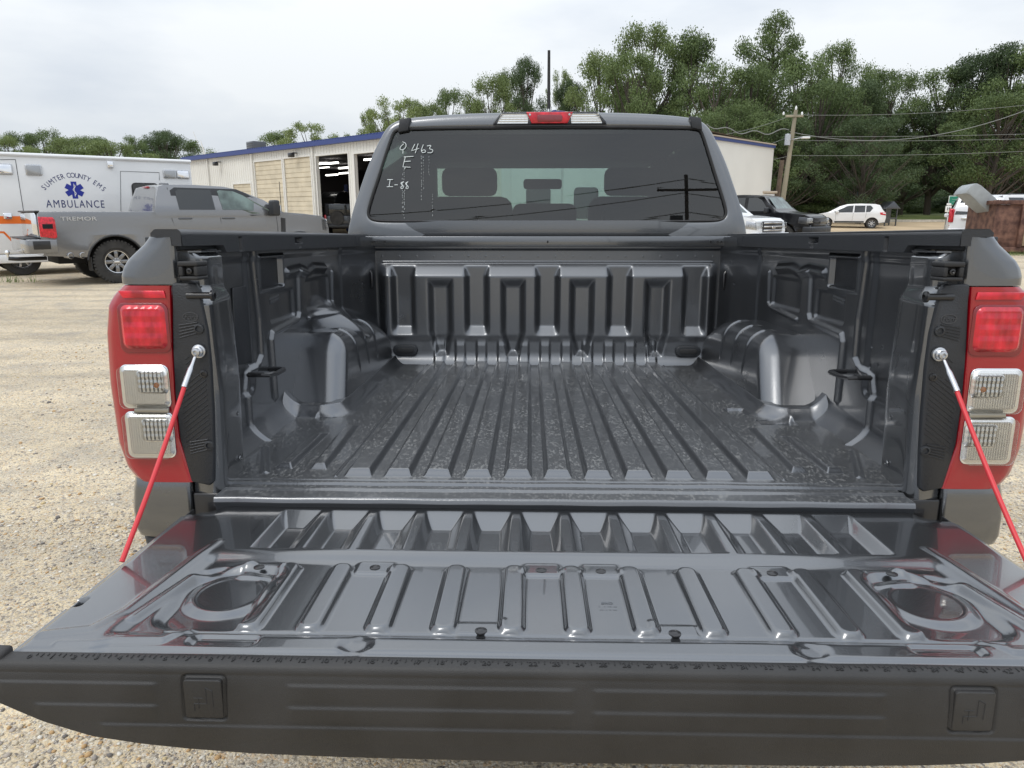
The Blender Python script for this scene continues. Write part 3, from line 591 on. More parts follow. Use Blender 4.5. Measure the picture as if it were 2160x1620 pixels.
for bp in ((-0.494, -0.313, .0045), (-0.311, -0.302, -.0048), (-0.045, -0.305, -.0048), (0.049, -0.306, -.0048), (0.318, -0.306, -.0048), (0.501, -0.311, .0045), (-0.129, -0.481, -.0070), (0.131, -0.481, -.0070), (-0.289, -0.522, -.0100), (0.294, -0.523, -.0100), (-0.681, -0.531, -.004), (0.684, -0.531, -.004)):
    kq = 1.017 if abs(bp[0]) < .6 else 1.004; zq = {.0045: -.0215, -.0048: -.0252, -.0070: -.0275, -.0100: -.0300, -.004: -.0245}[bp[2]]
    bp = ((bp[0] - TC[0]) * kq + TC[0], (bp[1] - TC[1]) * kq + TC[1], zq)
    lathe('gate_plug', [(0.0088, 0), (0.0085, 0.0014), (0.006, 0.0022), (0.0055, 0.0015), (0.003, 0.0027), (0, 0.0027)], M['black_metal'], tg, Matrix.Translation(bp), 16)
# inspection marks stamped on the inner sheet
text('stamp_marks', 'BRO\n-  - -- --\n-- - - --', 0.009, mat('faint_ink', (0.10, 0.11, 0.125), 0.5), tg, Matrix.Translation((0.051, -0.392, -0.0284)) @ Matrix.Rotation(0, 4, 'Z'), 0.0001)

# plastic cap along the gate edge
gx = np.linspace(-0.752, 0.756, 760)[None, :]; t_ = np.linspace(0, 1, 80)[:, None]
xe = np.abs(gx - c0)
zbot = np.interp(xe, [0, .30, .42, .50, .56, .62, .68, .735, .752], [-.149, -.146, -.142, -.136, -.129, -.119, -.098, -.072, -.058])
Zq = -0.0290 + (zbot + 0.0290) * t_; Xq = gx + 0 * t_
D = 0.006 * np.sin(math.pi * np.clip((-Zq - 0.033) / 0.115, 0, 1)) ** 0.7
def lane(z0, spans):
    k = 0 * Xq
    for a, b in spans: k = np.maximum(k, ss(np.clip(np.minimum(Xq - a, b - Xq) / 0.012, 0, 1)))
    return k * 0.0021 * ss((z0 - Zq) / 0.0035) * np.clip(1 - (z0 - .004 - Zq) / 0.022, 0, 1)
D += lane(-0.0415, [(-.735, -.524), (-.370, -.003), (.010, .376), (.530, .741)])
D += lane(-0.0705, [(-.69, -.524), (-.370, -.003), (.010, .376), (.530, .70)])
D += lane(-0.0975, [(-.610, .616)])
for s in (-1, 1):
    dd = sdr(Xq, Zq, c0 + s * 0.4725, -0.0625, 0.0265, 0.0285, 0.005); D -= 0.005 * ss(1 - np.abs(dd) / 0.0022)
Yq = -0.5665 - D
front = np.stack([Xq, Yq, Zq], -1)
tp_ = [(-.5415, -.030), (-.5420, -.0205), (-.5435, -.0190), (-.552, -.0190), (-.5615, -.0200), (-.5650, -.0240)]
top = np.stack([np.stack([gx[0], np.full(760, a), np.full(760, b)], -1) for a, b in tp_])
bot = np.stack([gx[0], np.full(760, -0.540), zbot[0] - 0.002], -1)[None]
P = np.concatenate([top, front, bot], 0)
endk = np.clip((xe[0] - 0.735) / 0.017, 0, 1) ** 2; P[:, :, 1] += 0.012 * endk[None]
capo = grid('gate_cap', P, M['cap_plastic'], tg)
for s in (-1, 1):
    box('cap_end', (c0 + s * 0.743 - 0.011, -0.562, -0.060), (c0 + s * 0.743 + 0.011, -0.536, -0.0125), M['cap_plastic'], capo, 0.005)
    cov = prism('pocket_cover', rrect(c0 + s * 0.4725, -0.0625, 0.0240, 0.0262, 0.004), -0.5732, -0.560, M['cap_plastic'], capo, 'y', 0.0012)
    bm = bmesh.new(); q = c0 + s * 0.4725; yy = -0.5733
    for a, b in (((.004, .016), (.004, -.006)), ((.004, -.006), (-.012, -.006)), ((-.012, -.006), (-.012, -.016)), ((-.006, .002), (-.006, -.012)), ((.012, .012), (.012, -.010)), ((-.012, .002), (.000, .002)), ((.004, .016), (.012, .012))):
        tube_bm(bm, [(q + a[0], yy, -.0625 + a[1]), (q + b[0], yy, -.0625 + b[1])], 0.0006, 4)
    obm('clamp_symbol', bm, M['rubber'], cov)
# moulded ruler
bm = bmesh.new()
for k in range(0, 193):
    xq = -0.697 + 0.00725 * k
    if k % 4 == 0 and k % 8 == 0: continue
    ln = 0.0075 if k % 4 == 0 else (0.006 if k % 2 == 0 else 0.0035)
    bx(bm, (xq - 0.00055, -0.5475 - ln * 1.2, -0.0205), (xq + 0.00055, -0.5475, -0.0182))
rul = obm('ruler_ticks', bm, M['rubber'], capo); rul['kind'] = 'stuff'
txt = []
dg_mesh = None
for n_ in range(0, 49):
    o = text('ruler_number', str(n_), 0.0115, M['rubber'], None, Matrix.Translation((-0.697 + 0.029 * n_, -0.5545, -0.0189)), 0.0006)
    txt.append(o)
bm = bmesh.new()
for o in txt: bm.from_mesh(o.data); me_ = o.data; bpy.data.objects.remove(o); bpy.data.meshes.remove(me_)
me = bpy.data.meshes.new('ruler_numbers'); bm.to_mesh(me); bm.free(); finish('ruler_numbers', me, M['rubber'], capo)['kind'] = 'stuff'

# ---- cab
def lean(P):                                              # put outline points (x,z seen at y=1.78) on the leaning back of the cab
    o = []
    for (xx, z) in P:
        y = 1.735 + max(0, z - 0.56) * 0.14; k = (y - TC[1]) / (1.78 - TC[1]); o.append((TC[0] * (1 - k) * 0 + xx * k, y, TC[2] + (z - TC[2]) * k))
    return o
half = [(.866, .36), (.866, .45), (.864, .53), (.848, .585), (.826, .65), (.797, .72), (.765, .80), (.733, .865), (.703, .918), (.682, .950), (.660, .971), (.632, .985), (.60, .994), (.53, 1.003), (.44, 1.010), (.30, 1.016), (.15, 1.0185)]
outl = half + [(0, 1.019)] + [(-a, b) for a, b in half[::-1]]
hg = [(.40, .5715), (.66, .5725), (.725, .574), (.752, .580), (.766, .595), (.765, .62), (.742, .685), (.718, .745), (.694, .81), (.668, .88), (.650, .925), (.641, .941), (.622, .9495), (.50, .952), (.40, .9535), (.25, .9545), (.12, .955)]
gl = hg + [(0, .955)] + [(-a, b) for a, b in hg[::-1]]
def dens(P, k=4):
    P = np.array(P); n = len(P); t0 = np.arange(n); t1 = np.linspace(0, n - 1, (n - 1) * k + 1)
    Q = np.stack([np.interp(t1, t0, P[:, c]) for c in range(P.shape[1])], -1)
    for _ in range(3): Q[1:-1] = (Q[:-2] + 2 * Q[1:-1] + Q[2:]) / 4
    return Q
O3 = dens(lean(outl)); G3 = dens(lean(gl))
def inset(A, B, k): return A * (1 - k) + B * k
rings = [G3 + np.array([0, 0.012, 0]), G3, inset(G3, O3, .04) + np.array([0, -.004, 0])]
for k, off in ((.25, -.006), (.6, -.006), (.85, .0), (.95, .006), (1.0, .022)): rings.append(inset(G3, O3, k) + np.array([0, off, 0]))
cen = np.array([0, 0, .5])
for dy_, sc_ in ((.05, 1.004), (.12, 1.008), (.5, 1.012), (1.0, 1.008), (1.30, 1.0), (1.42, .99)):
    q = O3.copy(); q[:, 0] *= sc_; q[:, 2] = .5 + (q[:, 2] - .5) * (sc_ if dy_ > .1 else 1.002); q[:, 1] = O3[:, 1] * 0.35 + 1.79 * .65 + .03 + dy_; rings.append(q)
cabo = grid('cab_shell', np.stack(rings), M['paint'], truck)
# band below the back window
xb = np.linspace(-.80, .80, 60)[None, :]; zb_ = np.linspace(.36, .5745, 24)[:, None]
yb_ = 1.725 + 0.02 * ((zb_ - .55) / .15) ** 2 + 0.030 * (np.abs(xb) / .85) ** 4 + 0 * xb
grid('cab_back_panel', np.stack([xb + 0 * zb_, yb_, zb_ + 0 * xb], -1), M['paint'], cabo)
gm = []
gv = [tuple(v) for v in (G3 * np.array([1.0, 1, 1]) + np.array([0, .004, 0]))]
bm = bmesh.new(); vv = [bm.verts.new(v) for v in gv]; bm.faces.new(vv); rg = obm('rear_window', bm, M['rear_glass'], cabo)
bm = bmesh.new(); loop = [Vector(v) + Vector((0, -.007, 0)) for v in gv]; tube_bm(bm, loop + [loop[0]], 0.0055, 6, False); obm('window_seal', bm, M['rubber'], rg)
for s in (-1, 1):
    q = [T(842, 281, 1.80), T(845, 254, 1.80), T(868, 250, 1.80), T(863, 277, 1.80)] if s < 0 else [T(1478, 276, 1.80), T(1457, 272, 1.80), T(1453, 247, 1.80), T(1476, 251, 1.80)]
    bm = bmesh.new(); a = [bm.verts.new((v[0], 1.772, v[2])) for v in q]; b = [bm.verts.new((v[0], 1.86, v[2])) for v in q]
    bm.faces.new(a); bm.faces.new(b[::-1])
    for i in range(4): bm.faces.new((a[i], b[i], b[(i + 1) % 4], a[(i + 1) % 4]))
    obm('roof_ditch_trim', bm, M['black_plastic'], cabo, bevel=.002)
# high brake lamp
hz0, hz1 = .968, 1.015
lamp = prism('high_brake_lamp', [(-.222, hz0), (.247, hz0), (.240, hz0 + .012), (.205, hz1), (-.182, hz1), (-.215, hz0 + .012)], 1.766, 1.84, M['clear_lens'], cabo, 'y', .003)
prism('lamp_base', [(-.230, hz0 - .005), (.255, hz0 - .005), (.25, hz0 + .010), (.21, hz1 + .004), (-.187, hz1 + .004), (-.223, hz0 + .010)], 1.786, 1.86, M['black_plastic'], lamp, 'y', .003)
for a, b in ((-.208, -.080), (.105, .233)):
    xx = np.linspace(a, b, 70)[None, :]; zz_ = np.linspace(hz0 + .004, hz1 - .004, 30)[:, None]
    yy_ = 1.7835 - .0022 * np.abs(((zz_ * 110) % 1) - .5) - .0006 * np.abs(((xx * 60) % 1) - .5)
    tp = np.clip((zz_ - hz0) / .047, 0, 1) * .5; mid = .0125; xq = (xx - mid) * (1 - .17 * tp) + mid
    grid('cargo_reflector', np.stack([xq + 0 * zz_, yy_ + 0 * xx, zz_ + 0 * xx], -1), M['lampchrome'], lamp, smooth=False)
prism('stop_lens', [(-.062, hz0 + .001), (.087, hz0 + .001), (.108, hz1 - .001), (-.086, hz1 - .001)], 1.761, 1.775, M['red_bright'], lamp, 'y', .002)
prism('stop_reflector', rrect(.0125, hz0 + .021, .052, .014, .010), 1.7590, 1.7612, M['red_dark'], lamp, 'y', .001)
for xx in (-.070, .094): lathe('lamp_screw', [(.0045, 0), (.0045, .002), (0, .003)], M['steel'], lamp, Matrix.Translation((xx, 1.7608, hz1 - .012)) @ Matrix.Rotation(R(90), 4, 'X'), 10)
# antenna
lathe('antenna_base', [(.050, -.02), (.046, 0.0), (.034, .012), (.018, .024), (.010, .040), (.007, .052), (0, .053)], M['paint'], cabo, Matrix.Translation((.019, 2.22, 1.055)), 24)
tube('antenna_mast', [(.019, 2.22, 1.098), (.018, 2.22, 1.18), (.017, 2.22, 1.362)], [.0085, .0078, .0068], M['rubber'], cabo, 10)
# cab lower body, bonnet and front
pr = [(1.775, -.36), (1.775, .50), (2.2, .52), (3.85, .54), (4.1, .55), (4.9, .46), (5.15, .38), (5.22, .10), (5.22, -.30)] + [(4.33 + .44 * math.cos(R(a)), -.36 + .44 * math.sin(R(a))) for a in range(0, 181, 15)] + [(3.85, -.40), (1.85, -.40)]
prism('cab_lower_body', pr, -.885, .885, M['paint'], truck, 'x', .03)
ws = [(-.66, 3.21, .955), (.66, 3.21, .955), (.76, 3.93, .56), (-.76, 3.93, .56)]
bm = bmesh.new(); bm.faces.new([bm.verts.new(v) for v in ws]); obm('windscreen', bm, M['clear_glass'], cabo)
for s in (-1, 1):
    tube('a_pillar', [(s * .69, 3.15, .955), (s * .79, 3.95, .545)], .035, M['paint'], cabo, 10)
    bm = bmesh.new(); vv = [bm.verts.new((s * a, b, c)) for a, b, c in ((.882, 2.02, .57), (.885, 3.15, .57), (.744, 3.10, .90), (.744, 2.02, .90))]; bm.faces.new(vv); obm('side_window', bm, M['dark_glass'], cabo)
    bm = bmesh.new(); tyre_m = Matrix.Translation((s * .80, 1.06, -.47)) @ Matrix.Rotation(R(90), 4, 'Y')
    lathe_bm(bm, [(.22, -.12), (.34, -.125), (.39, -.10), (.398, 0), (.39, .10), (.34, .125), (.22, .12)], tyre_m, 40)
    wv_ = obm('rear_wheel', bm, M['tyre'], truck, smooth=True); lathe('wheel_rim', [(.23, -.10), (.21, -.05), (.05, -.03), (0, -.03), (0, .03), (.05, .03), (.21, .05), (.23, .10)], M['steel'], wv_, tyre_m, 24)
    bm = bmesh.new(); fm = Matrix.Translation((s * .80, 4.33, -.36)) @ Matrix.Rotation(R(90), 4, 'Y')
    lathe_bm(bm, [(.22, -.12), (.34, -.125), (.39, -.10), (.398, 0), (.39, .10), (.34, .125), (.22, .12)], fm, 40); obm('front_wheel', bm, M['tyre'], truck, smooth=True)
    tube('mud_flap_pipe', [(s * .66, .30, -.30), (s * .70, .12, -.20), (s * .74, .02, -.15)], .03, M['black_plastic'], truck, 8)
box('chassis', (-.50, .05, -.34), (.50, 4.9, -.17), M['black_metal'], truck, .02)
box('rear_bumper', (-.83, -.075, -.30), (.83, .05, -.145), M['black_plastic'], truck, .03, seg=3)
# cabin interior
box('dashboard', (-.74, 3.45, .10), (.74, 3.98, .52), M['seat'], cabo, .05)
box('cabin_floor', (-.84, 1.80, -.20), (.84, 3.6, .02), M['seat'], cabo)
sb = box('rear_bench', (-.66, 2.02, .0), (.66, 2.16, .555), M['seat'], cabo, .04, seg=3)
for xx, wq, zq in ((-.43, .115, .640), (0.0, .150, .655), (.40, .130, .640)): box('headrest', (xx - wq, 2.04, zq - .11), (xx + wq, 2.14, zq + .005), M['seat'], sb, .035, seg=3)
box('headliner', (-.66, 1.95, .925), (.66, 3.24, .955), M['seat'], cabo, .02)
for xx in (-.74, .76):
    box('inner_pillar', (xx - .12, 2.90, .0), (xx + .12, 3.05, .95), M['seat'], cabo, .03)  # widened to block the bright windscreen beside the front seats
for xx in (-.42, .52):
    fs = box('front_seat', (xx - .25, 2.86, .0), (xx + .25, 3.0, .74), M['seat'], cabo, .07, seg=3); box('headrest', (xx - .16, 2.87, .742), (xx + .16, 2.97, .90), M['seat'], fs, .04, seg=3)
prism('inside_mirror', rrect(.008, .828, .118, .030, .018), 3.17, 3.20, M['seat'], cabo, 'y', .008)
# handwriting in white marker on the glass
def gy(z): return 1.735 + max(0, z - .56) * .14
def stroke(pts, r_=.0017):
    o = []
    for px, py in pts:
        y = 1.80
        for _ in range(4): q = T(px, py, y); y = gy(q[2]) - .004
        o.append(tuple(T(px, py, y)))
    return o
Wr = [[(852, 303), (845, 309), (843, 315), (850, 317), (857, 310), (856, 302), (849, 299)], [(850, 317), (850, 324)], [(875, 304), (868, 318), (884, 313)], [(882, 303), (876, 323)],
      [(893, 305), (888, 318), (892, 323), (899, 320), (895, 315), (888, 319)], [(901, 308), (911, 306), (904, 314), (914, 316), (911, 323), (902, 322)],
      [(852, 331), (872, 330)], [(855, 331), (850, 352), (866, 353)], [(853, 341), (866, 340)],
      [(817, 379), (829, 379)], [(823, 379), (821, 394)], [(816, 394), (829, 394)], [(832, 390), (839, 390)],
      [(852, 383), (844, 386), (850, 391), (844, 396), (849, 399), (852, 394), (846, 387), (852, 383)], [(861, 383), (854, 387), (860, 392), (855, 397), (860, 399), (862, 394), (856, 388), (861, 383)],
      [(855, 353), (853, 357)]]
bm = bmesh.new()
for st in Wr:
    q = np.array(st, float); n = len(q); t1 = np.linspace(0, n - 1, (n - 1) * 4 + 1); Q = np.stack([np.interp(t1, np.arange(n), q[:, c]) for c in (0, 1)], -1)
    if n > 3:
        for _ in range(3): Q[1:-1] = (Q[:-2] + 2 * Q[1:-1] + Q[2:]) / 4
    tube_bm(bm, stroke(Q), .0017, 5)
obm('marker_writing', bm, M['marker'], rg)
bm = bmesh.new(); rnd = random.Random(3)
for (px, y0, y1) in ((852, 358, 460), (849, 366, 455), (889, 328, 420), (905, 330, 372), (893, 330, 400), (853, 400, 445), (912, 410, 455)):
    yq = y0
    while yq < y1:
        ln = rnd.uniform(1, 4); dx_ = rnd.uniform(-.8, .8); tube_bm(bm, stroke([(px + dx_, yq), (px + dx_, yq + ln)]), .0006, 4); yq += ln + rnd.uniform(1.5, 6)
obm('marker_drips', bm, M['marker'], rg)

_h = np.array(T(1448, 405, 1.76)); _d = _h - TC; _n = np.array([0, -1, .14]); _n /= np.linalg.norm(_n); _rd = _d - 2 * _d.dot(_n) * _n
_hw = mw @ Vector(_h); _rw = (mw.to_3x3() @ Vector(_rd)).normalized()
MIRROR_POLE = _hw + _rw * 30.0
# ------------------------------------------------------------------ ground
def ground_mat():
    m = bpy.data.materials.new('sandy_gravel'); m.use_nodes = True; t = m.node_tree; b = t.nodes['Principled BSDF']; I = b.inputs
    tcn = t.nodes.new('ShaderNodeTexCoord'); src = tcn.outputs['Object']
    def noise(s, d=5, rough=.5):
        n = t.nodes.new('ShaderNodeTexNoise'); n.inputs['Scale'].default_value = s; n.inputs['Detail'].default_value = d; n.inputs['Roughness'].default_value = rough
        t.links.new(src, n.inputs[0]); return n.outputs[0]
    def ramp(v, *st):
        r = t.nodes.new('ShaderNodeValToRGB'); e = r.color_ramp.elements
        while len(e) < len(st): e.new(0.5)
        for k, (p, c) in enumerate(st): e[k].position = p; e[k].color = (*c, 1) if len(c) == 3 else c
        t.links.new(v, r.inputs[0]); return r.outputs[0]
    def mixc(f, a, b_):
        q = t.nodes.new('ShaderNodeMix'); q.data_type = 'RGBA'; t.links.new(f, q.inputs[0])
        for s_, v in ((6, a), (7, b_)):
            if isinstance(v, tuple): q.inputs[s_].default_value = (*v, 1)
            else: t.links.new(v, q.inputs[s_])
        return q.outputs[2]
    vor = t.nodes.new('ShaderNodeTexVoronoi'); vor.inputs['Scale'].default_value = 85; t.links.new(src, vor.inputs[0])
    vor2 = t.nodes.new('ShaderNodeTexVoronoi'); vor2.inputs['Scale'].default_value = 210; t.links.new(src, vor2.inputs[0])
    sepc = t.nodes.new('ShaderNodeSeparateColor'); t.links.new(vor.outputs['Color'], sepc.inputs[0])
    stone = ramp(sepc.outputs[0], (0.0, (.17, .15, .14)), (.25, (.33, .28, .22)), (.5, (.55, .47, .36)), (.8, (.50, .33, .17)), (1.0, (.66, .62, .55)))
    sand = ramp(noise(9, 6), (.3, (.62, .50, .33)), (.7, (.80, .67, .46)))
    grit = ramp(noise(60, 4), (.35, (.23, .21, .19)), (.65, (.50, .45, .36)))
    pz = ramp(noise(1.1, 5, .6), (.40, (0, 0, 0)), (.58, (1, 1, 1)))
    dk = ramp(noise(2.3, 6, .65), (.46, (0, 0, 0)), (.66, (1, 1, 1)))
    base = mixc(dk, sand, grit)
    sz = ramp(sepc.outputs[1], (.60, (0, 0, 0)), (.66, (1, 1, 1)))
    base = mixc(sz, base, stone)
    vs2 = t.nodes.new('ShaderNodeSeparateColor'); t.links.new(vor2.outputs['Color'], vs2.inputs[0])
    st2 = ramp(vs2.outputs[0], (0, (.22, .2, .18)), (.5, (.5, .45, .37)), (1, (.72, .68, .60)))
    base = mixc(ramp(vs2.outputs[1], (.55, (0, 0, 0)), (.62, (.8, .8, .8))), base, st2)
    mpt = t.nodes.new('ShaderNodeMapping'); mpt.inputs['Scale'].default_value = (.10, 1.5, 1); mpt.inputs['Rotation'].default_value = (0, 0, R(-8)); t.links.new(src, mpt.inputs[0])
    trk = t.nodes.new('ShaderNodeTexNoise'); trk.inputs['Scale'].default_value = 1.0; trk.inputs['Detail'].default_value = 4; t.links.new(mpt.outputs[0], trk.inputs[0])
    lg = ramp(trk.outputs[0], (.36, (.80, .79, .77)), (.56, (1.03, 1.02, 1.0)))
    mu = t.nodes.new('ShaderNodeMix'); mu.data_type = 'RGBA'; mu.blend_type = 'MULTIPLY'; mu.inputs[0].default_value = 1
    t.links.new(base, mu.inputs[6]); t.links.new(lg, mu.inputs[7]); t.links.new(mu.outputs[2], I['Base Color'])
    I['Roughness'].default_value = .9; I['Specular IOR Level'].default_value = .25
    inv = t.nodes.new('ShaderNodeMath'); inv.operation = 'MULTIPLY_ADD'; inv.inputs[1].default_value = -1.0; t.links.new(vor.outputs['Distance'], inv.inputs[0])
    n_ = noise(120, 4); t.links.new(n_, inv.inputs[2])
    bb = t.nodes.new('ShaderNodeBump'); bb.inputs['Strength'].default_value = .8; bb.inputs['Distance'].default_value = .006
    t.links.new(inv.outputs[0], bb.inputs['Height']); t.links.new(bb.outputs[0], I['Normal'])
    return m
GM = ground_mat()
def sheet(name, xs_, ys_, m, dz=0.0):
    X = np.array(xs_)[None, :] + 0 * np.array(ys_)[:, None]; Y = np.array(ys_)[:, None] + 0 * X
    Zg = np.vectorize(gz)(X, Y) + dz
    o = grid(name, np.stack([X, Y, Zg], -1), m); o['kind'] = 'structure'; return o
xs_ = np.concatenate([np.linspace(-900, -80, 8), np.linspace(-70, 70, 57), np.linspace(80, 900, 8)])
ys_ = np.concatenate([np.linspace(-900, -20, 8), np.linspace(-15, 150, 111), np.linspace(170, 900, 8)])
sheet('ground', xs_, ys_, GM)
M['grass'] = mat('verge_grass', (.085, .13, .03), .9, var=.35, vscale=.6, bump=1, bscale=30, col2=(.17, .20, .06))
M['kerb'] = mat('kerb_concrete', (.48, .44, .37), .9, var=.15)
M['dirt'] = mat('tan_dirt', (.50, .38, .24), .95, var=.15, vscale=.3)
M['asphalt'] = mat('asphalt', (.06, .06, .06), .9)
sheet('grass_verge', np.linspace(14, 130, 40), np.linspace(60, 145, 60), M['grass'], .012)
sheet('dirt_track', np.linspace(12, 60, 25), np.linspace(40, 58, 20), M['dirt'], .012)
k = box('kerb', (18, 58.4, .3), (90, 58.8, gz(40, 58.6) + .14), M['kerb'], None, .02); k['kind'] = 'structure'
# loose stones near the viewer
def stones():
    rs = np.random.RandomState(11)
    ph = (1 + 5 ** .5) / 2
    iv = np.array([(-1, ph, 0), (1, ph, 0), (-1, -ph, 0), (1, -ph, 0), (0, -1, ph), (0, 1, ph), (0, -1, -ph), (0, 1, -ph), (ph, 0, -1), (ph, 0, 1), (-ph, 0, -1), (-ph, 0, 1)]); iv /= np.linalg.norm(iv[0])
    fi = np.array([(0, 11, 5), (0, 5, 1), (0, 1, 7), (0, 7, 10), (0, 10, 11), (1, 5, 9), (5, 11, 4), (11, 10, 2), (10, 7, 6), (7, 1, 8), (3, 9, 4), (3, 4, 2), (3, 2, 6), (3, 6, 8), (3, 8, 9), (4, 9, 5), (2, 4, 11), (6, 2, 10), (8, 6, 7), (9, 8, 1)])
    reg = []
    def area(n, x0, x1, y0, y1, smin, smax): 
        reg.append((rs.uniform(x0, x1, n), rs.uniform(y0, y1, n), smin + (smax - smin) * rs.power(.45, n) if False else smin + (smax - smin) * rs.rand(n) ** 3.2))
    area(26000, -3.6, -.75, .55, 3.2, .003, .0105); area(10000, -7, -1.0, 3.2, 8, .004, .015)
    area(14000, -1.5, 1.6, .55, 1.25, .0028, .011); area(12000, .75, 3.6, .6, 4.2, .003, .0105); area(3000, 3, 8, 4, 9, .006, .016)
    x, y, s = [np.concatenate([r[i] for r in reg]) for i in range(3)]; n = len(x)
    dens_ = np.sin(x * 2.1 + y * 1.3) + np.sin(x * 1.1 - y * 2.7 + 1) + rs.normal(0, .9, n); keep = dens_ > -.6; x, y, s = x[keep], y[keep], s[keep]; n = len(x)
    sc3 = s[:, None] * np.stack([rs.uniform(.7, 1.4, n), rs.uniform(.6, 1.1, n), rs.uniform(.35, .75, n)], -1)
    V = iv[None] * (1 + rs.uniform(-.2, .2, (n, 12, 1))) * sc3[:, None, :]
    a = rs.uniform(0, 6.28, n); c, sn = np.cos(a)[:, None], np.sin(a)[:, None]
    P = np.stack([V[..., 0] * c - V[..., 1] * sn + x[:, None], V[..., 0] * sn + V[..., 1] * c + y[:, None], V[..., 2] + (s * .18)[:, None]], -1)
    F = (fi[None] + 12 * np.arange(n)[:, None, None]).reshape(-1, 3)
    m = bpy.data.materials.new('loose_stone'); m.use_nodes = True; t = m.node_tree; b = t.nodes['Principled BSDF']; b.inputs['Roughness'].default_value = .8
    g = t.nodes.new('ShaderNodeNewGeometry'); r = t.nodes.new('ShaderNodeValToRGB'); e = r.color_ramp.elements; r.color_ramp.interpolation = 'CONSTANT'
    cols = [(0, (.52, .45, .34)), (.22, (.62, .56, .46)), (.40, (.30, .27, .24)), (.52, (.70, .66, .58)), (.66, (.48, .31, .15)), (.76, (.16, .145, .135)), (.82, (.58, .46, .26)), (.92, (.40, .35, .30))]
    while len(e) < len(cols): e.new(.5)
    for k, (p, cc) in enumerate(cols): e[k].position = p; e[k].color = (*cc, 1)
    t.links.new(g.outputs['Random Per Island'], r.inputs[0]); t.links.new(r.outputs[0], b.inputs['Base Color'])
    o = from_np('gravel_stones', P.reshape(-1, 3), F, m); tag(o, 'loose sandy pebbles and grit lying over the yard around the lowered tailgate', kind='stuff')
stones()

# ------------------------------------------------------------------ workshop building
M['siding'] = mat('white_metal_siding', (.74, .73, .69), .5, var=.04, vscale=.4)
M['trim_blue'] = mat('blue_roof_trim', (.030, .055, .21), .45)
M['roll_door'] = mat('cream_roller_door', (.62, .55, .42), .6, var=.10, vscale=1.2)
M['door_white'] = mat('white_door_panel', (.72, .71, .68), .5)
M['roof'] = mat('roof_metal', (.45, .38, .30), .6)
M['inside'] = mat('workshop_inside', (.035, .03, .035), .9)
M['maroon'] = mat('maroon_wall', (.10, .025, .025), .8)
BA = Vector((-24.4, 55.6, 0)); BC = Vector((1.95, 30.4, 0)); BB = Vector((15.6, 46.6, 0)) + Vector((6, 7, 0)) * 0
bdir = (BC - BA).normalized(); blen = (BC - BA).length; bn = Vector((-bdir.y, bdir.x, 0)) * -1        # outward normal of the long front
if bn.y > 0: bn = -bn
bld = empty('workshop_building', BA, math.atan2(bdir.y, bdir.x), 'long white metal workshop with blue roof trim and tall roller doors behind the trucks', 'building')
Bi = (Matrix.Rotation(-math.atan2(bdir.y, bdir.x), 4, 'Z') @ Matrix.Translation(-BA))
H = 5.35
def bpt(px, py):     # hit of a photo ray with the long front wall, in building coordinates
    d = W(px, py, 40) - Vector((0, 0, CAM_H)); o = Vector((0, 0, CAM_H)); k = (BA - o).dot(bn) / d.dot(bn); return Bi @ (o + d * k)
doors = []
for (xa, xb_, ztop, kind) in ((495, 532, 388, 'small'), (543, 600, 339, 'roll'), (605, 660, 332, 'roll'), (672, 739, 326, 'open'), (752, 828, 321, 'open')):
    a = bpt(xa, 420); b = bpt(xb_, 420); z = bpt((xa + xb_) / 2, ztop).z; doors.append((a.x, b.x, z, kind))
# wall as panels around the openings
segs = []; xcur = 0.0
for (a, b, z, kd) in doors: segs.append((xcur, a, 0, H)); segs.append((a, b, z, H)); xcur = b
segs.append((xcur, blen, 0, H))
for a, b, z0, z1 in segs:
    if b - a > .01: box('wall', (a, 0, z0), (b, .18, z1), M['siding'], bld)
gw = (BB - BC).length
rib0 = None
xx = .25
ribn = 0
bmr = bmesh.new()
while xx < blen:
    z0 = 0
    for (a, b, z, kd) in doors:
        if a - .05 < xx < b + .05: z0 = z + .05
    bx(bmr, (xx - .02, -.022, z0), (xx + .02, -.001, H - .25)); xx += .30
o_ = obm('siding_ribs', bmr, M['siding'], bld); o_['kind'] = 'stuff'
def bldbox(nm, lo, hi, m_, bev=0, par=None): return box(nm, lo, hi, m_, par or bld, bev)
bldbox('roof_trim', (-.3, -.30, H - .22), (blen + .25, .18 - .185, H + .02), M['trim_blue'])
bmr = bmesh.new(); xx = 0
while xx < blen: bx(bmr, (xx, -.31, H + .02), (xx + .16, .3, H + .07)); xx += .30
o_ = obm('roof_ribs', bmr, M['trim_blue'], bld); o_['kind'] = 'stuff'
for pxq in (443, 537, 665): tube('downpipe', [(bpt(pxq, 380).x, -.10, 0), (bpt(pxq, 380).x, -.10, H - .25)], .06, M['siding'], bld)
prism('roof', [(0, H + .021), (9, H + 1.1), (18, H + .021)], .1, blen - .1, M['roof'], bld, 'x') if False else None
rf = bmesh.new(); v = [rf.verts.new(q) for q in ((0, -.2, H + .03), (blen, -.2, H + .03), (blen, 10, H + .28), (0, 10, H + .28), (0, 20, H + .03), (blen, 20, H + .03))]; rf.faces.new(v[:4]); rf.faces.new((v[3], v[2], v[5], v[4])); obm('roof', rf, M['roof'], bld)
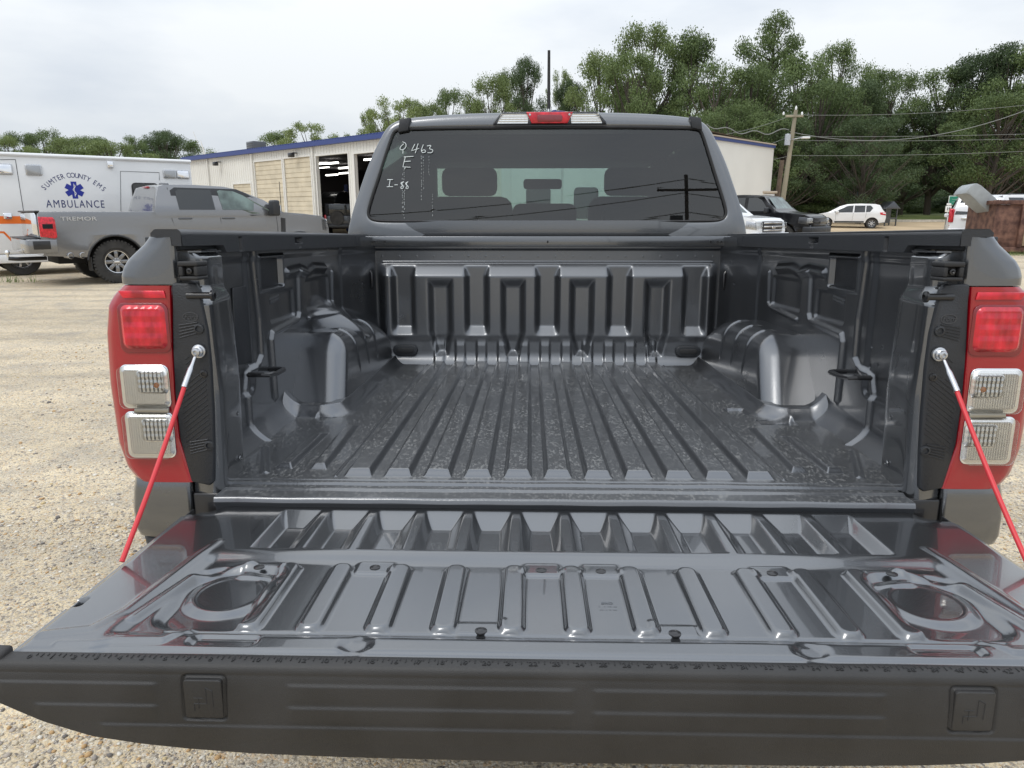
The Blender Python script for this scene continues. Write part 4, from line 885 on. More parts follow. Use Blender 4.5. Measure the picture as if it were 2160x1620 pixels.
# gable end towards the right
e1 = Bi @ BB
box('gable_wall', (blen - .18, .19, 0), (blen, 20, H - .02), M['siding'], bld)
bldbox('gable_trim', (blen + .001, -.25, H - .18), (blen + .10, 20, H - .02), M['trim_blue']); bldbox('gable_flashing', (blen - .05, -.25, H - .02), (blen + .14, 20, H + .05), M['roof'])
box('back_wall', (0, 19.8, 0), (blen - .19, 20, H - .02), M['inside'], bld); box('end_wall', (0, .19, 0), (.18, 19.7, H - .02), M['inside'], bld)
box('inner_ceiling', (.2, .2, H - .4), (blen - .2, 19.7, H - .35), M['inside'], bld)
for (a, b, z, kd) in doors:
    fr = bmesh.new(); bx(fr, (a - .10, -.04, 0), (a, .02, z + .1)); bx(fr, (b, -.04, 0), (b + .10, .02, z + .1)); bx(fr, (a + .001, -.04, z), (b - .001, .02, z + .1)); obm('door_frame', fr, M['door_white'], bld)
    if kd in ('roll', 'small'):
        dr = box('roller_door', (a, .06, 1.25 if kd == 'roll' else 0), (b, .12, z), M['roll_door'], bld)
        n = int((z - (1.25 if kd == 'roll' else 0)) / .28)
        for i in range(n + 1): box('door_slat', (a + .01, .035 if i % 4 else .02, (1.25 if kd == 'roll' else 0) + i * .28), (b - .01, .059, (1.25 if kd == 'roll' else 0) + i * .28 + .235), M['roll_door'], dr)
        if kd == 'roll':
            bp = box('bottom_panel', (a, .03, 0), (b, .12, 1.24), M['door_white'], bld)
            for q in range(4):
                xa = a + (b - a) * (q + .28) / 4; box('door_window', (xa, .02, .78), (xa + (b - a) * .13, .029, .98), M['dark_glass'], bp, 0)
    else:
        pass
for (lx, ly, kk) in ((680, 345, 1.25), (701, 344, 1.2), (700, 369, 1.45), (727, 354, 1.35), (682, 384, 1.6), (728, 365, 1.5), (682, 353, 1.4), (782, 336, 1.2)):
    q_ = Bi @ (Vector((0, 0, CAM_H)) + ((Bi.inverted() @ bpt(lx, ly)) - Vector((0, 0, CAM_H))) * kk); w_ = .55 * kk
    box('ceiling_lamp', (q_.x - w_, q_.y - .08, q_.z - .05), (q_.x + w_, q_.y + .08, q_.z + .05), M['light_emit'], bld)
# end wall of the far bay: maroon strip
box('bay_wall', (doors[4][0] + .05, 1.2, 0), (doors[4][0] + 1.0, 1.3, H - .5), M['maroon'], bld)
def wall_lamp(px, py, lab):
    q = bpt(px, py); o = empty('wall_lamp', bld.matrix_basis @ Vector((q.x, -.02, q.z)) if False else (0, 0, 0), 0, lab, 'lamp', 'lamps on the workshop wall')
    wq = Bi.inverted() @ Vector((q.x, -.03, q.z)); o.location = wq; o.rotation_euler = (0, 0, math.atan2(bdir.y, bdir.x))
    box('lamp_arm', (-.04, -.30, -.03), (.04, 0, .03), M['black_metal'], o, .01); box('lamp_head', (-.20, -.52, -.26), (.20, -.24, .0), M['black_metal'], o, .05)
wall_lamp(466, 342, 'black wall lamp high up at the left, above the small door'); wall_lamp(627, 323, 'black wall lamp between the two closed roller doors')
# rooftop unit and leaning white panel
ac = bpt(457, 326); aw = Bi.inverted() @ Vector((ac.x, 3, H + .1))
o = empty('rooftop_unit', aw, math.atan2(bdir.y, bdir.x), 'dark box shaped air unit on the workshop roof at its far left end', 'air conditioner'); box('casing', (-.55, -.5, .05), (.55, .5, .95), M['grey_paint'], o, .04)
bm = bmesh.new()
for i in range(5): bx(bm, (-.45, -.52, .15 + i * .15), (.45, -.501, .22 + i * .15))
obm('grille', bm, M['black_metal'], o)
q = W(440, 325, 62); o = empty('roof_post', (q.x, q.y, 4.6), 0, 'thin leaning pale mast beside the rooftop unit', 'mast')
tube('mast_pole', [(0, 0, 0), (-.55, 0, 2.6)], [.16, .03], M['siding'], o); tube('mast_whip', [(-.2, 0, .8), (-1.1, 0, 3.3)], .02, M['siding'], o)

# ------------------------------------------------------------------ trees
def leaf_mat(name, c1, c2):
    m = bpy.data.materials.new(name); m.use_nodes = True; t = m.node_tree; b = t.nodes['Principled BSDF']; b.inputs['Roughness'].default_value = .6; b.inputs['Specular IOR Level'].default_value = .3
    g = t.nodes.new('ShaderNodeNewGeometry'); r = t.nodes.new('ShaderNodeValToRGB'); r.color_ramp.elements[0].color = (*c1, 1); r.color_ramp.elements[1].color = (*c2, 1)
    n = t.nodes.new('ShaderNodeTexNoise'); n.inputs['Scale'].default_value = .35; n.inputs['Detail'].default_value = 3; tcn = t.nodes.new('ShaderNodeTexCoord'); t.links.new(tcn.outputs['Object'], n.inputs[0])
    oi = t.nodes.new('ShaderNodeObjectInfo')
    ad = t.nodes.new('ShaderNodeMath'); ad.operation = 'MULTIPLY_ADD'; ad.inputs[1].default_value = .45; t.links.new(g.outputs['Random Per Island'], ad.inputs[0])
    ml = t.nodes.new('ShaderNodeMath'); ml.operation = 'MULTIPLY'; ml.inputs[1].default_value = .9; t.links.new(n.outputs[0], ml.inputs[0])
    a2 = t.nodes.new('ShaderNodeMath'); a2.operation = 'MULTIPLY_ADD'; a2.inputs[1].default_value = .35; t.links.new(oi.outputs['Random'], a2.inputs[0]); a2.inputs[2].default_value = -.25
    a3 = t.nodes.new('ShaderNodeMath'); t.links.new(ml.outputs[0], a3.inputs[0]); t.links.new(a2.outputs[0], a3.inputs[1]); t.links.new(a3.outputs[0], ad.inputs[2])
    t.links.new(ad.outputs[0], r.inputs[0]); t.links.new(r.outputs[0], b.inputs['Base Color'])
    tr = t.nodes.new('ShaderNodeBsdfTranslucent'); t.links.new(r.outputs[0], tr.inputs['Color']); mxs = t.nodes.new('ShaderNodeMixShader'); mxs.inputs[0].default_value = .3
    o = t.nodes['Material Output']; t.links.new(b.outputs[0], mxs.inputs[1]); t.links.new(tr.outputs[0], mxs.inputs[2]); t.links.new(mxs.outputs[0], o.inputs[0])
    return m
M['leaf'] = leaf_mat('broadleaf_foliage', (.045, .074, .028), (.20, .265, .10))
M['leaf_light'] = leaf_mat('light_foliage', (.075, .115, .035), (.29, .35, .14))
M['leaf_dark'] = leaf_mat('dark_foliage', (.025, .046, .022), (.125, .175, .075))
M['bark'] = mat('bark', (.075, .062, .05), .9, var=.3, vscale=3)
def crown_mesh(seed, kind, nleaf, leaf, matl):
    """unit crown: width 1 (x,y -0.5..0.5), height 0..1; returns (leaf mesh, limb mesh)"""
    rs = np.random.RandomState(seed); rd = random.Random(seed); cl = []
    bm = bmesh.new()
    if kind == 'pine':
        tube_bm(bm, [(0, 0, -.02), (.01, 0, .5), (0, .01, .98)], [.022, .016, .004], 6)
        for i in range(46):
            z = rd.uniform(.42, .99); rad = .42 * (1 - max(0, z - .62) / .42) ** .6 * rd.uniform(.35, 1); a = rd.uniform(0, 6.28)
            if z < .5: rad *= .6
            e = (rad * math.cos(a), rad * math.sin(a), z + rad * .12); tube_bm(bm, [(0, 0, z - .06), e], [.006, .002], 4, False); cl.append((*e, rd.uniform(.05, .095)))
    elif kind == 'bush':
        for i in range(34):
            a = rd.uniform(0, 6.28); rad = .44 * rd.random() ** .5; cl.append((rad * math.cos(a), rad * math.sin(a), rd.uniform(.08, .9) * (1 - (rad / .5) ** 2 * .6), rd.uniform(.09, .16)))
        tube_bm(bm, [(0, 0, -.02), (0, 0, .6)], [.02, .006], 5)
    else:
        low = {'round': .30, 'tall': .16, 'spread': .38, 'sparse': .34}[kind]; nb = {'round': 54, 'tall': 64, 'spread': 56, 'sparse': 34}[kind]
        tube_bm(bm, [(0, 0, -.02), (.015, 0, .25), (-.01, .01, .5), (.01, 0, .78)], [.032, .026, .018, .006], 7)
        for i in range(nb):
            a = rd.uniform(0, 6.28); u = rd.random(); z = low + (1 - low) * u
            env = math.sin(math.pi * min(1, (u * .86 + .13))) ** .55
            rad = .46 * env * (rd.uniform(.25, 1) if rd.random() < .4 else rd.uniform(.75, 1.05)); e = (rad * math.cos(a), rad * math.sin(a), min(.96, z))
            st = (0, 0, max(.12, z - .22 - rad * .4)); mid = ((st[0] + e[0]) / 2 + rd.uniform(-.02, .02), (st[1] + e[1]) / 2, (st[2] + e[2]) / 2 - .03)
            tube_bm(bm, [st, mid, e], [.010, .006, .002], 4, False)
            sz = rd.uniform(.06, .115) if kind != 'sparse' else rd.uniform(.05, .085)
            cl.append((*e, sz))
            if rd.random() < .5: cl.append((e[0] + rd.uniform(-.06, .06), e[1] + rd.uniform(-.06, .06), min(.985, e[2] + rd.uniform(-.03, .05)), sz * .6))
    cl = np.array(cl); wt = cl[:, 3] ** 2; k = rs.choice(len(cl), nleaf, p=wt / wt.sum()); dv = rs.normal(size=(nleaf, 3)); dv /= np.linalg.norm(dv, axis=1)[:, None]
    rad = cl[k, 3] * (rs.rand(nleaf) ** .45) * (1 + .35 * (rs.rand(nleaf) > .9)); P = cl[k, :3] + dv * rad[:, None] * np.array([1.1, 1.1, .68])
    nrm = dv * .6 + rs.normal(size=(nleaf, 3)) * .6 + np.array([0, 0, .35]); nrm /= np.linalg.norm(nrm, axis=1)[:, None]
    u = np.cross(nrm, rs.normal(size=(nleaf, 3))); u /= np.linalg.norm(u, axis=1)[:, None]; v = np.cross(nrm, u); s_ = leaf * rs.uniform(.6, 1.3, nleaf)[:, None]
    V = np.stack([P + u * s_, P + v * s_ * .6, P - u * s_, P - v * s_ * .6], 1).reshape(-1, 3)
    o = from_np('crown_src', V, np.arange(nleaf * 4).reshape(-1, 4), matl); lm = o.data; bpy.data.objects.remove(o)
    me = bpy.data.meshes.new('trunk_mesh'); bm.to_mesh(me); bm.free(); me.materials.append(M['bark'])
    return lm, me
KIND = {
    'round': crown_mesh(1, 'round', 24000, .0080, M['leaf']), 'round2': crown_mesh(2, 'round', 24000, .0080, M['leaf']), 'tall': crown_mesh(3, 'tall', 26000, .0075, M['leaf']),
    'dark': crown_mesh(4, 'tall', 26000, .0075, M['leaf_dark']), 'spread': crown_mesh(5, 'spread', 22000, .0075, M['leaf']), 'sparse': crown_mesh(6, 'sparse', 13000, .0078, M['leaf_light']),
    'light': crown_mesh(8, 'round', 24000, .0078, M['leaf_light']), 'pine': crown_mesh(9, 'pine', 17000, .0070, M['leaf']), 'bush': crown_mesh(10, 'bush', 14000, .011, M['leaf_dark']), 'bush2': crown_mesh(12, 'bush', 14000, .011, M['leaf'])}
def tree(kind, px, ptop, Y, wd, label, group, cat='tree', hz=None):
    top = W(px, ptop, Y); g = gz(top.x, top.y) if hz is None else hz; h = top.z - g
    o = empty('bush' if kind.startswith('bush') else ('pine_tree' if kind == 'pine' else 'tree'), (top.x, Y, g), random.uniform(0, 6.28), label, cat, group)
    o.scale = (wd, wd, h)
    lm, tm = KIND[kind]
    c = bpy.data.objects.new('crown', lm); COL.objects.link(c); c.parent = o
    t_ = bpy.data.objects.new('trunk' if not kind.startswith('bush') else 'stem', tm); COL.objects.link(t_); t_.parent = o
    return o
G1 = 'trees on the far left skyline'; G2 = 'trees rising behind the workshop'; G3 = 'tall trees behind the parked cars'; G4 = 'undergrowth along the verge'
for args in (
    ('light', 5, 288, 120, 12, 'yellow green tree cut by the left edge of the picture, above the ambulance', G1), ('round', 45, 281, 135, 12, 'mid green tree second from the left edge on the far skyline', G1),
    ('tall', 92, 272, 130, 11, 'taller rounded green tree above the ambulance light, peak of the left group', G1), ('light', 150, 293, 120, 14, 'low yellowish tree behind the ambulance roof beside the tallest left tree', G1),
    ('round2', 190, 290, 140, 12, 'hazy green tree in the dip of the far left skyline', G1), ('light', 235, 302, 115, 16, 'broad olive yellow tree just above the middle of the ambulance roof', G1),
    ('pine', 283, 284, 128, 9, 'dark pine with a rounded head left of the domed tree above the grey truck cab', G1), ('dark', 347, 278, 125, 12, 'dark domed tree directly above the roof of the grey truck cab', G1),
    ('round', 392, 296, 130, 11, 'dark tree sloping down towards the workshop roof end', G1), ('dark', 318, 296, 135, 10, 'dark tree filling the gap between pine and domed tree', G1),
    ('sparse', 905, 222, 74, 6.5, 'light green ragged tree between cab corner and the dark feathery tree', G2), ('sparse', 862, 214, 76, 8, 'yellowish open tree behind the cab left corner', G2), ('spread', 588, 284, 82, 8.5, 'low flat topped tree above the first closed roller door', G2), ('sparse', 655, 260, 78, 8.5, 'thin see through tree above the second closed roller door', G2), ('sparse', 722, 284, 84, 6.0, 'small wispy treetop just left of the truck cab', G2),
    ('sparse', 832, 208, 72, 8.0, 'open light green tree rising above the left corner of the truck cab', G2), ('sparse', 795, 228, 75, 6.0, 'ragged light green tree nearest the cab left pillar', G2),
    ('spread', 945, 192, 78, 6.5, 'dark feathery tree above the left half of the cab roof', G2), ('light', 1035, 165, 76, 7.0, 'bright green rounded tree left of the aerial above the cab roof', G2),
    ('dark', 1110, 125, 84, 6.0, 'dark tree standing just left of the roof aerial', G2), ('round2', 1075, 155, 88, 6, 'dim tree behind the bright one left of the aerial', G2), ('sparse', 1185, 150, 80, 4.5, 'thin dark tree just right of the roof aerial', G2),
    ('dark', 1205, 175, 78, 6, 'dark tree low between the aerial and the big green mass', G2),
    ('light', 1270, 120, 74, 8.5, 'large pale green tree above the right half of the cab roof', G3), ('light', 1375, 58, 76, 11, 'tallest pale green tree right of the aerial with a broad crown', G3), ('round', 1465, 70, 74, 10, 'full green tree left of the tall pine', G3),
    ('round2', 1330, 115, 68, 8, 'green tree in front of the pale giant above the brake lamp side', G3), ('tall', 1510, 130, 66, 9, 'dense tree directly above the cab right pillar', G3),
    ('pine', 1640, 24, 72, 10.5, 'tall pine with an airy crown, the highest tree in the picture', G3), ('tall', 1590, 130, 66, 9, 'dense green tree left of the utility pole below the pine', G3),
    ('round', 1690, 118, 68, 9.5, 'green tree behind the top of the utility pole', G3), ('spread', 1775, 100, 72, 7.5, 'tree with dark outreaching branches right of the pine', G3), ('tall', 1740, 165, 62, 9, 'yellowish green tree right of the utility pole', G3),
    ('dark', 1820, 175, 64, 8, 'dark tree above the white hatchback', G3), ('spread', 1885, 150, 72, 8, 'airy tree in the gap left of the dark right hand group', G3), ('dark', 1835, 250, 56, 7.5, 'rounded dark green tree low behind the white hatchback', G3),
    ('dark', 1925, 240, 70, 8, 'black green tree in the gap above the grass verge', G3), ('spread', 1995, 152, 70, 10, 'dark spreading tree left of the right hand group', G3), ('dark', 2070, 118, 68, 10, 'dark heavy tree above the rusty dumpster', G3),
    ('dark', 2145, 95, 66, 10, 'dark tree cut by the right edge of the picture', G3), ('round2', 2120, 200, 58, 9, 'green tree low at the right edge above the dumpster', G3), ('tall', 1550, 220, 60, 8, 'tree half hidden by the gable end of the workshop', G3),
    ('dark', 1660, 250, 58, 8, 'dense tree right behind the two poles', G3), ('round', 1610, 240, 58, 8, 'green tree between gable end and poles', G3), ('spread', 2215, 100, 62, 12, 'dark tree beyond the right edge of the picture', G3)):
    tree(*args)
for i, (px, pt, Y, wd, kd) in enumerate(((1600, 395, 60, 8, 'bush'), (1680, 385, 62, 8, 'bush2'), (1760, 378, 64, 8, 'bush'), (1835, 345, 66, 9.5, 'bush'), (1905, 402, 75, 7, 'bush2'), (1945, 412, 76, 7, 'bush2'), (1990, 402, 76, 7, 'bush'), (2045, 388, 75, 8, 'bush2'), (2110, 380, 74, 8, 'bush'), (2170, 372, 74, 8, 'bush2'), (1925, 370, 80, 9, 'bush'))):
    tree(kd, px, pt, Y, wd, ('dense undergrowth bush behind the black pickup', 'leafy bush between the poles and the black pickup roof', 'dark bush above the black pickup bonnet', 'tall rounded dark bush above the white hatchback', 'low bush beside the small grey hut', 'bright green bush on the verge right of the hut', 'bush behind the green road sign', 'light bush behind the raised grey panel', 'bush above the rusty dumpster', 'bush at the right edge above the dumpster', 'dark bush in the gap behind the verge')[i], G4, 'bush')
# distant wood closing the gaps behind
def wood(name, px0, px1, Y, pt0, seed, lab):
    rs = np.random.RandomState(seed); a, b = W(px0, 450, Y).x, W(px1, 450, Y).x; n = 26000
    x = rs.uniform(a, b, n); top = W((px0 + px1) / 2, pt0, Y).z; hh = top * (.8 + .12 * np.sin(x * .5) + .08 * np.sin(x * 1.3 + 1)); z = hh * rs.rand(n) ** .8
    P = np.stack([x, Y + rs.uniform(-3, 3, n), z], -1); nrm = rs.normal(size=(n, 3)); nrm /= np.linalg.norm(nrm, axis=1)[:, None]
    u = np.cross(nrm, rs.normal(size=(n, 3))); u /= np.linalg.norm(u, axis=1)[:, None]; v = np.cross(nrm, u); s_ = .42
    V = np.stack([P + u * s_, P + v * s_ * .6, P - u * s_, P - v * s_ * .6], 1).reshape(-1, 3)
    o = from_np(name, V, np.arange(n * 4).reshape(-1, 4), M['leaf_dark']); tag(o, lab, kind='stuff')
wood('distant_wood', 1180, 1830, 92, 165, 5, 'dim mass of far woodland behind the tall trees')
wood('far_wood', 1830, 2300, 92, 235, 6, 'dim low woodland behind the right hand trees')
wood('left_wood', -150, 420, 150, 310, 7, 'dim low woodland under the left skyline')
# ------------------------------------------------------------------ parked vehicles
def vehicle_shell(name, outline, wfun, matl, parent, zcuts, xcuts, bevel=.035):
    """side outline (x,z) cut into a lattice and given plan and tumblehome by wfun(x,z) = half width"""
    bm = bmesh.new(); bm.faces.new([bm.verts.new((a, 0, b)) for a, b in outline])
    for z in zcuts:
        bmesh.ops.bisect_plane(bm, geom=bm.verts[:] + bm.edges[:] + bm.faces[:], plane_co=(0, 0, z), plane_no=(0, 0, 1))
    for xq in xcuts:
        bmesh.ops.bisect_plane(bm, geom=bm.verts[:] + bm.edges[:] + bm.faces[:], plane_co=(xq, 0, 0), plane_no=(1, 0, 0))
    bm.verts.index_update(); bm.verts.ensure_lookup_table()
    vs0 = [(v.co.x, v.co.z) for v in bm.verts]; fs = [[v.index for v in f.verts] for f in bm.faces]; be = [(e.verts[0].index, e.verts[1].index) for e in bm.edges if e.is_boundary]; bm.free()
    V = [(a, wfun(a, b), b) for a, b in vs0] + [(a, -wfun(a, b), b) for a, b in vs0]; n = len(vs0); Fc = [f for f in fs] + [[i + n for i in f[::-1]] for f in fs]
    ks = (-.8, -.4, 0, .4, .8); idx = {}
    bset = sorted({i for e in be for i in e})
    for i in bset:
        a, b = vs0[i]; wq = wfun(a, b); col = [i + n]
        for k in ks: col.append(len(V)); V.append((a + 0.0, wq * k, b + .012 * (1 - k * k) * (1 if b > .9 else 0)))
        col.append(i); idx[i] = col
    for a, b in be:
        A, B = idx[a], idx[b]
        for k in range(len(A) - 1): Fc.append([A[k], A[k + 1], B[k + 1], B[k]])
    me = bpy.data.meshes.new(name); me.from_pydata(V, [], Fc); bm = bmesh.new(); bm.from_mesh(me); bmesh.ops.recalc_face_normals(bm, faces=bm.faces); bm.to_mesh(me); bm.free()
    o = finish(name, me, matl, parent); me.shade_smooth(); 
    md = o.modifiers.new('bevel', 'BEVEL'); md.width = bevel; md.segments = 3; md.limit_method = 'ANGLE'; md.angle_limit = R(42)
    return o
def arch(cx, cz, r, z0, rev=True, n=14):
    """arch points from rear foot to front foot going over the wheel, starting and ending at z0"""
    a0 = math.asin(max(-1, min(1, (z0 - cz) / r))); return [(cx + r * math.cos(t), cz + r * math.sin(t)) for t in np.linspace(a0, math.pi - a0, n)]
def on_side(name, pts, wfun, m_, parent, s=1, off=.006, th=0.0, bevel=0):
    bm = bmesh.new(); a = [bm.verts.new((x, s * (wfun(x, z) + off), z)) for x, z in pts]; b = [bm.verts.new((x, s * (wfun(x, z) - .01), z)) for x, z in pts]
    bm.faces.new(a); bm.faces.new(b[::-1])
    for i in range(len(a)): bm.faces.new((a[i], b[i], b[(i + 1) % len(a)], a[(i + 1) % len(a)]))
    return obm(name, bm, m_, parent, bevel=bevel)
WH = {}
def wheel(parent, x, y, r, rim_r, wd, style='steel', s=1):
    """thing part wheel > tyre is the wheel mesh itself, rim and spokes are sub parts"""
    mtx = Matrix.Translation((x, y, r)) @ Matrix.Rotation(R(90 * -s), 4, 'X')
    bm = bmesh.new(); lathe_bm(bm, [(rim_r, -wd * .42), (rim_r * 1.12, -wd * .5), (r * .93, -wd * .5), (r * .985, -wd * .42), (r, -wd * .2), (r, wd * .2), (r * .985, wd * .42), (r * .93, wd * .5), (rim_r * 1.12, wd * .5), (rim_r, wd * .42)], mtx, 44, False)
    if r > .4:
        for k in range(40):
            a = 2 * math.pi * k / 40; m2 = mtx @ Matrix.Rotation(a, 4, 'Z'); bx(bm, (r * .90, -.018, wd * .30), (r * 1.008, .018, wd * .515), m2)
    w_ = obm('wheel', bm, M['tyre'], parent, smooth=True, sharp=30)
    face = {'steel': M['chrome'], 'silver': M['steel'], 'black': M['black_paint']}[style]
    lathe('rim', [(rim_r * 1.0, wd * .43), (rim_r * .98, wd * .47), (rim_r * .90, wd * .46), (rim_r * .86, wd * .30), (rim_r * .84, -.02), (0, -.02)], M['black_metal'] if style != 'silver' else M['grey_paint'], w_, mtx, 40, False)
    bm = bmesh.new(); n = {'steel': 8, 'silver': 7, 'black': 6}[style]
    lathe_bm(bm, [(rim_r * .84, wd * .33), (rim_r * .86, wd * .44), (rim_r * .985, wd * .465), (rim_r * 1.0, wd * .43)], mtx, 40, False)
    obm('rim_lip', bm, face, w_, smooth=True); bm = bmesh.new()
    lathe_bm(bm, [(rim_r * .36, wd * .20), (rim_r * .34, wd * .34), (rim_r * .12, wd * .36), (0, wd * .36)], mtx, 24)
    hw = rim_r * (.135 if style == 'steel' else .10)
    for k in range(n):
        m2 = mtx @ Matrix.Rotation(2 * math.pi * k / n, 4, 'Z'); bx(bm, (rim_r * .3, -hw, wd * .22), (rim_r * .89, hw, wd * .36), m2)
    obm('spokes', bm, M['silver_paint'] if style == 'steel' else face, w_, bevel=.006)
    if style == 'steel': box('hub_badge', (-.05, -.018, wd * .362), (.05, .018, wd * .375), M['chrome'], w_, .004, mtx)
    if style == 'steel':
        bm = bmesh.new()
        for k in range(8): lathe_bm(bm, [(.012, wd * .345), (.012, wd * .385), (0, wd * .39)], mtx @ Matrix.Rotation(2 * math.pi * (k + .5) / 8, 4, 'Z') @ Matrix.Translation((rim_r * .26, 0, 0)), 8)
        obm('wheel_nuts', bm, M['steel'], w_)
    return w_
def smoothf(v, a, b): t_ = max(0, min(1, (v - a) / (b - a))); return t_ * t_ * (3 - 2 * t_)
def finish_vehicle(o, px, Y, heading, local=(0, 0), dz=0.0, z=None):
    """put the vehicle so that its local point sits at photo column px and depth Y; heading in degrees, 0 = nose to the right"""
    q = W(px, 450, Y); c, s = math.cos(R(heading)), math.sin(R(heading)); x = q.x - (local[0] * c - local[1] * s); y = Y - (local[0] * s + local[1] * c)
    o.location = (x, y, (gz(q.x, Y) if z is None else z) + dz); o.rotation_euler = (0, 0, R(heading))

def pickup(label, paint, L_=6.2, rh=2.05, hood=1.42, belt=1.46, rail=1.45, bedl=2.05, cab0=2.3, cab1=5.0, W2=1.0, wr=.44, rx=1.3, fx=5.36, style='steel', glass=None, cat='pickup truck', group=None, name='pickup_truck', bumper='chrome', grille=None):
    o = empty(name, label=label, cat=cat, group=group); glass = glass or M['dark_glass']
    sill = .56
    def wf(x, z):
        w_ = W2 * (1 - .05 * smoothf(x, L_ - 1.2, L_) - .03 * smoothf(-x, -.4, 0))
        if x > L_ - .5: w_ -= .12 * ((x - L_ + .5) / .5) ** 2
        if z > belt and x > cab0 - .1: w_ -= (z - belt) * .34
        if z > belt - .25 and z <= belt: w_ -= .02 * (z - belt + .25) / .25
        if z < .85: w_ -= .05 * (.85 - z)
        for c in (rx, fx):      # flared arches
            d = math.hypot(x - c, z - wr); w_ += .028 * max(0, 1 - abs(d - wr - .10) / .14)
        if z < belt and x < cab0 - .05: w_ -= .0
        return w_
    ar, af = arch(rx, wr, wr + .11, sill), arch(fx, wr, wr + .10, sill)
    ol = [(.02, sill + .05), (0, .9), (.01, rail - .03), (.03, rail), (bedl + .1, rail), (cab0 - .02, rail + .005), (cab0 + .06, belt + .25), (cab0 + .16, rh - .05), (cab0 + .28, rh - .012), (cab0 + .9, rh), (cab0 + 1.55, rh - .025), (cab0 + 1.85, rh - .085), (cab1 - .42, belt + .24), (cab1 - .12, belt + .02),
          (cab1, hood + .015), (L_ - .75, hood - .02), (L_ - .25, hood - .075), (L_ - .09, hood - .16), (L_ - .02, hood - .35), (L_, .85), (L_ - .03, .62), (L_ - .15, sill - .02)]
    ol = ol + [p for p in af] + [p for p in ar]
    vehicle_shell('body', ol, wf, paint, o, [.62, .72, .85, 1.0, 1.15, 1.28, belt - .12, belt, belt + .12, belt + .3, rh - .12], [.25, rx - .5, rx, rx + .5, bedl, cab0 + .05, cab0 + .5, cab0 + 1, cab1 - .6, cab1, fx - .5, fx, fx + .4, L_ - .25, L_ - .08])
    return o, wf, sill
def door_line(o, pts, wf, s):
    bm = bmesh.new(); tube_bm(bm, [(x, s * (wf(x, z) + .001), z) for x, z in pts], .006, 4, False); return obm('door_gap', bm, M['dark'], o)

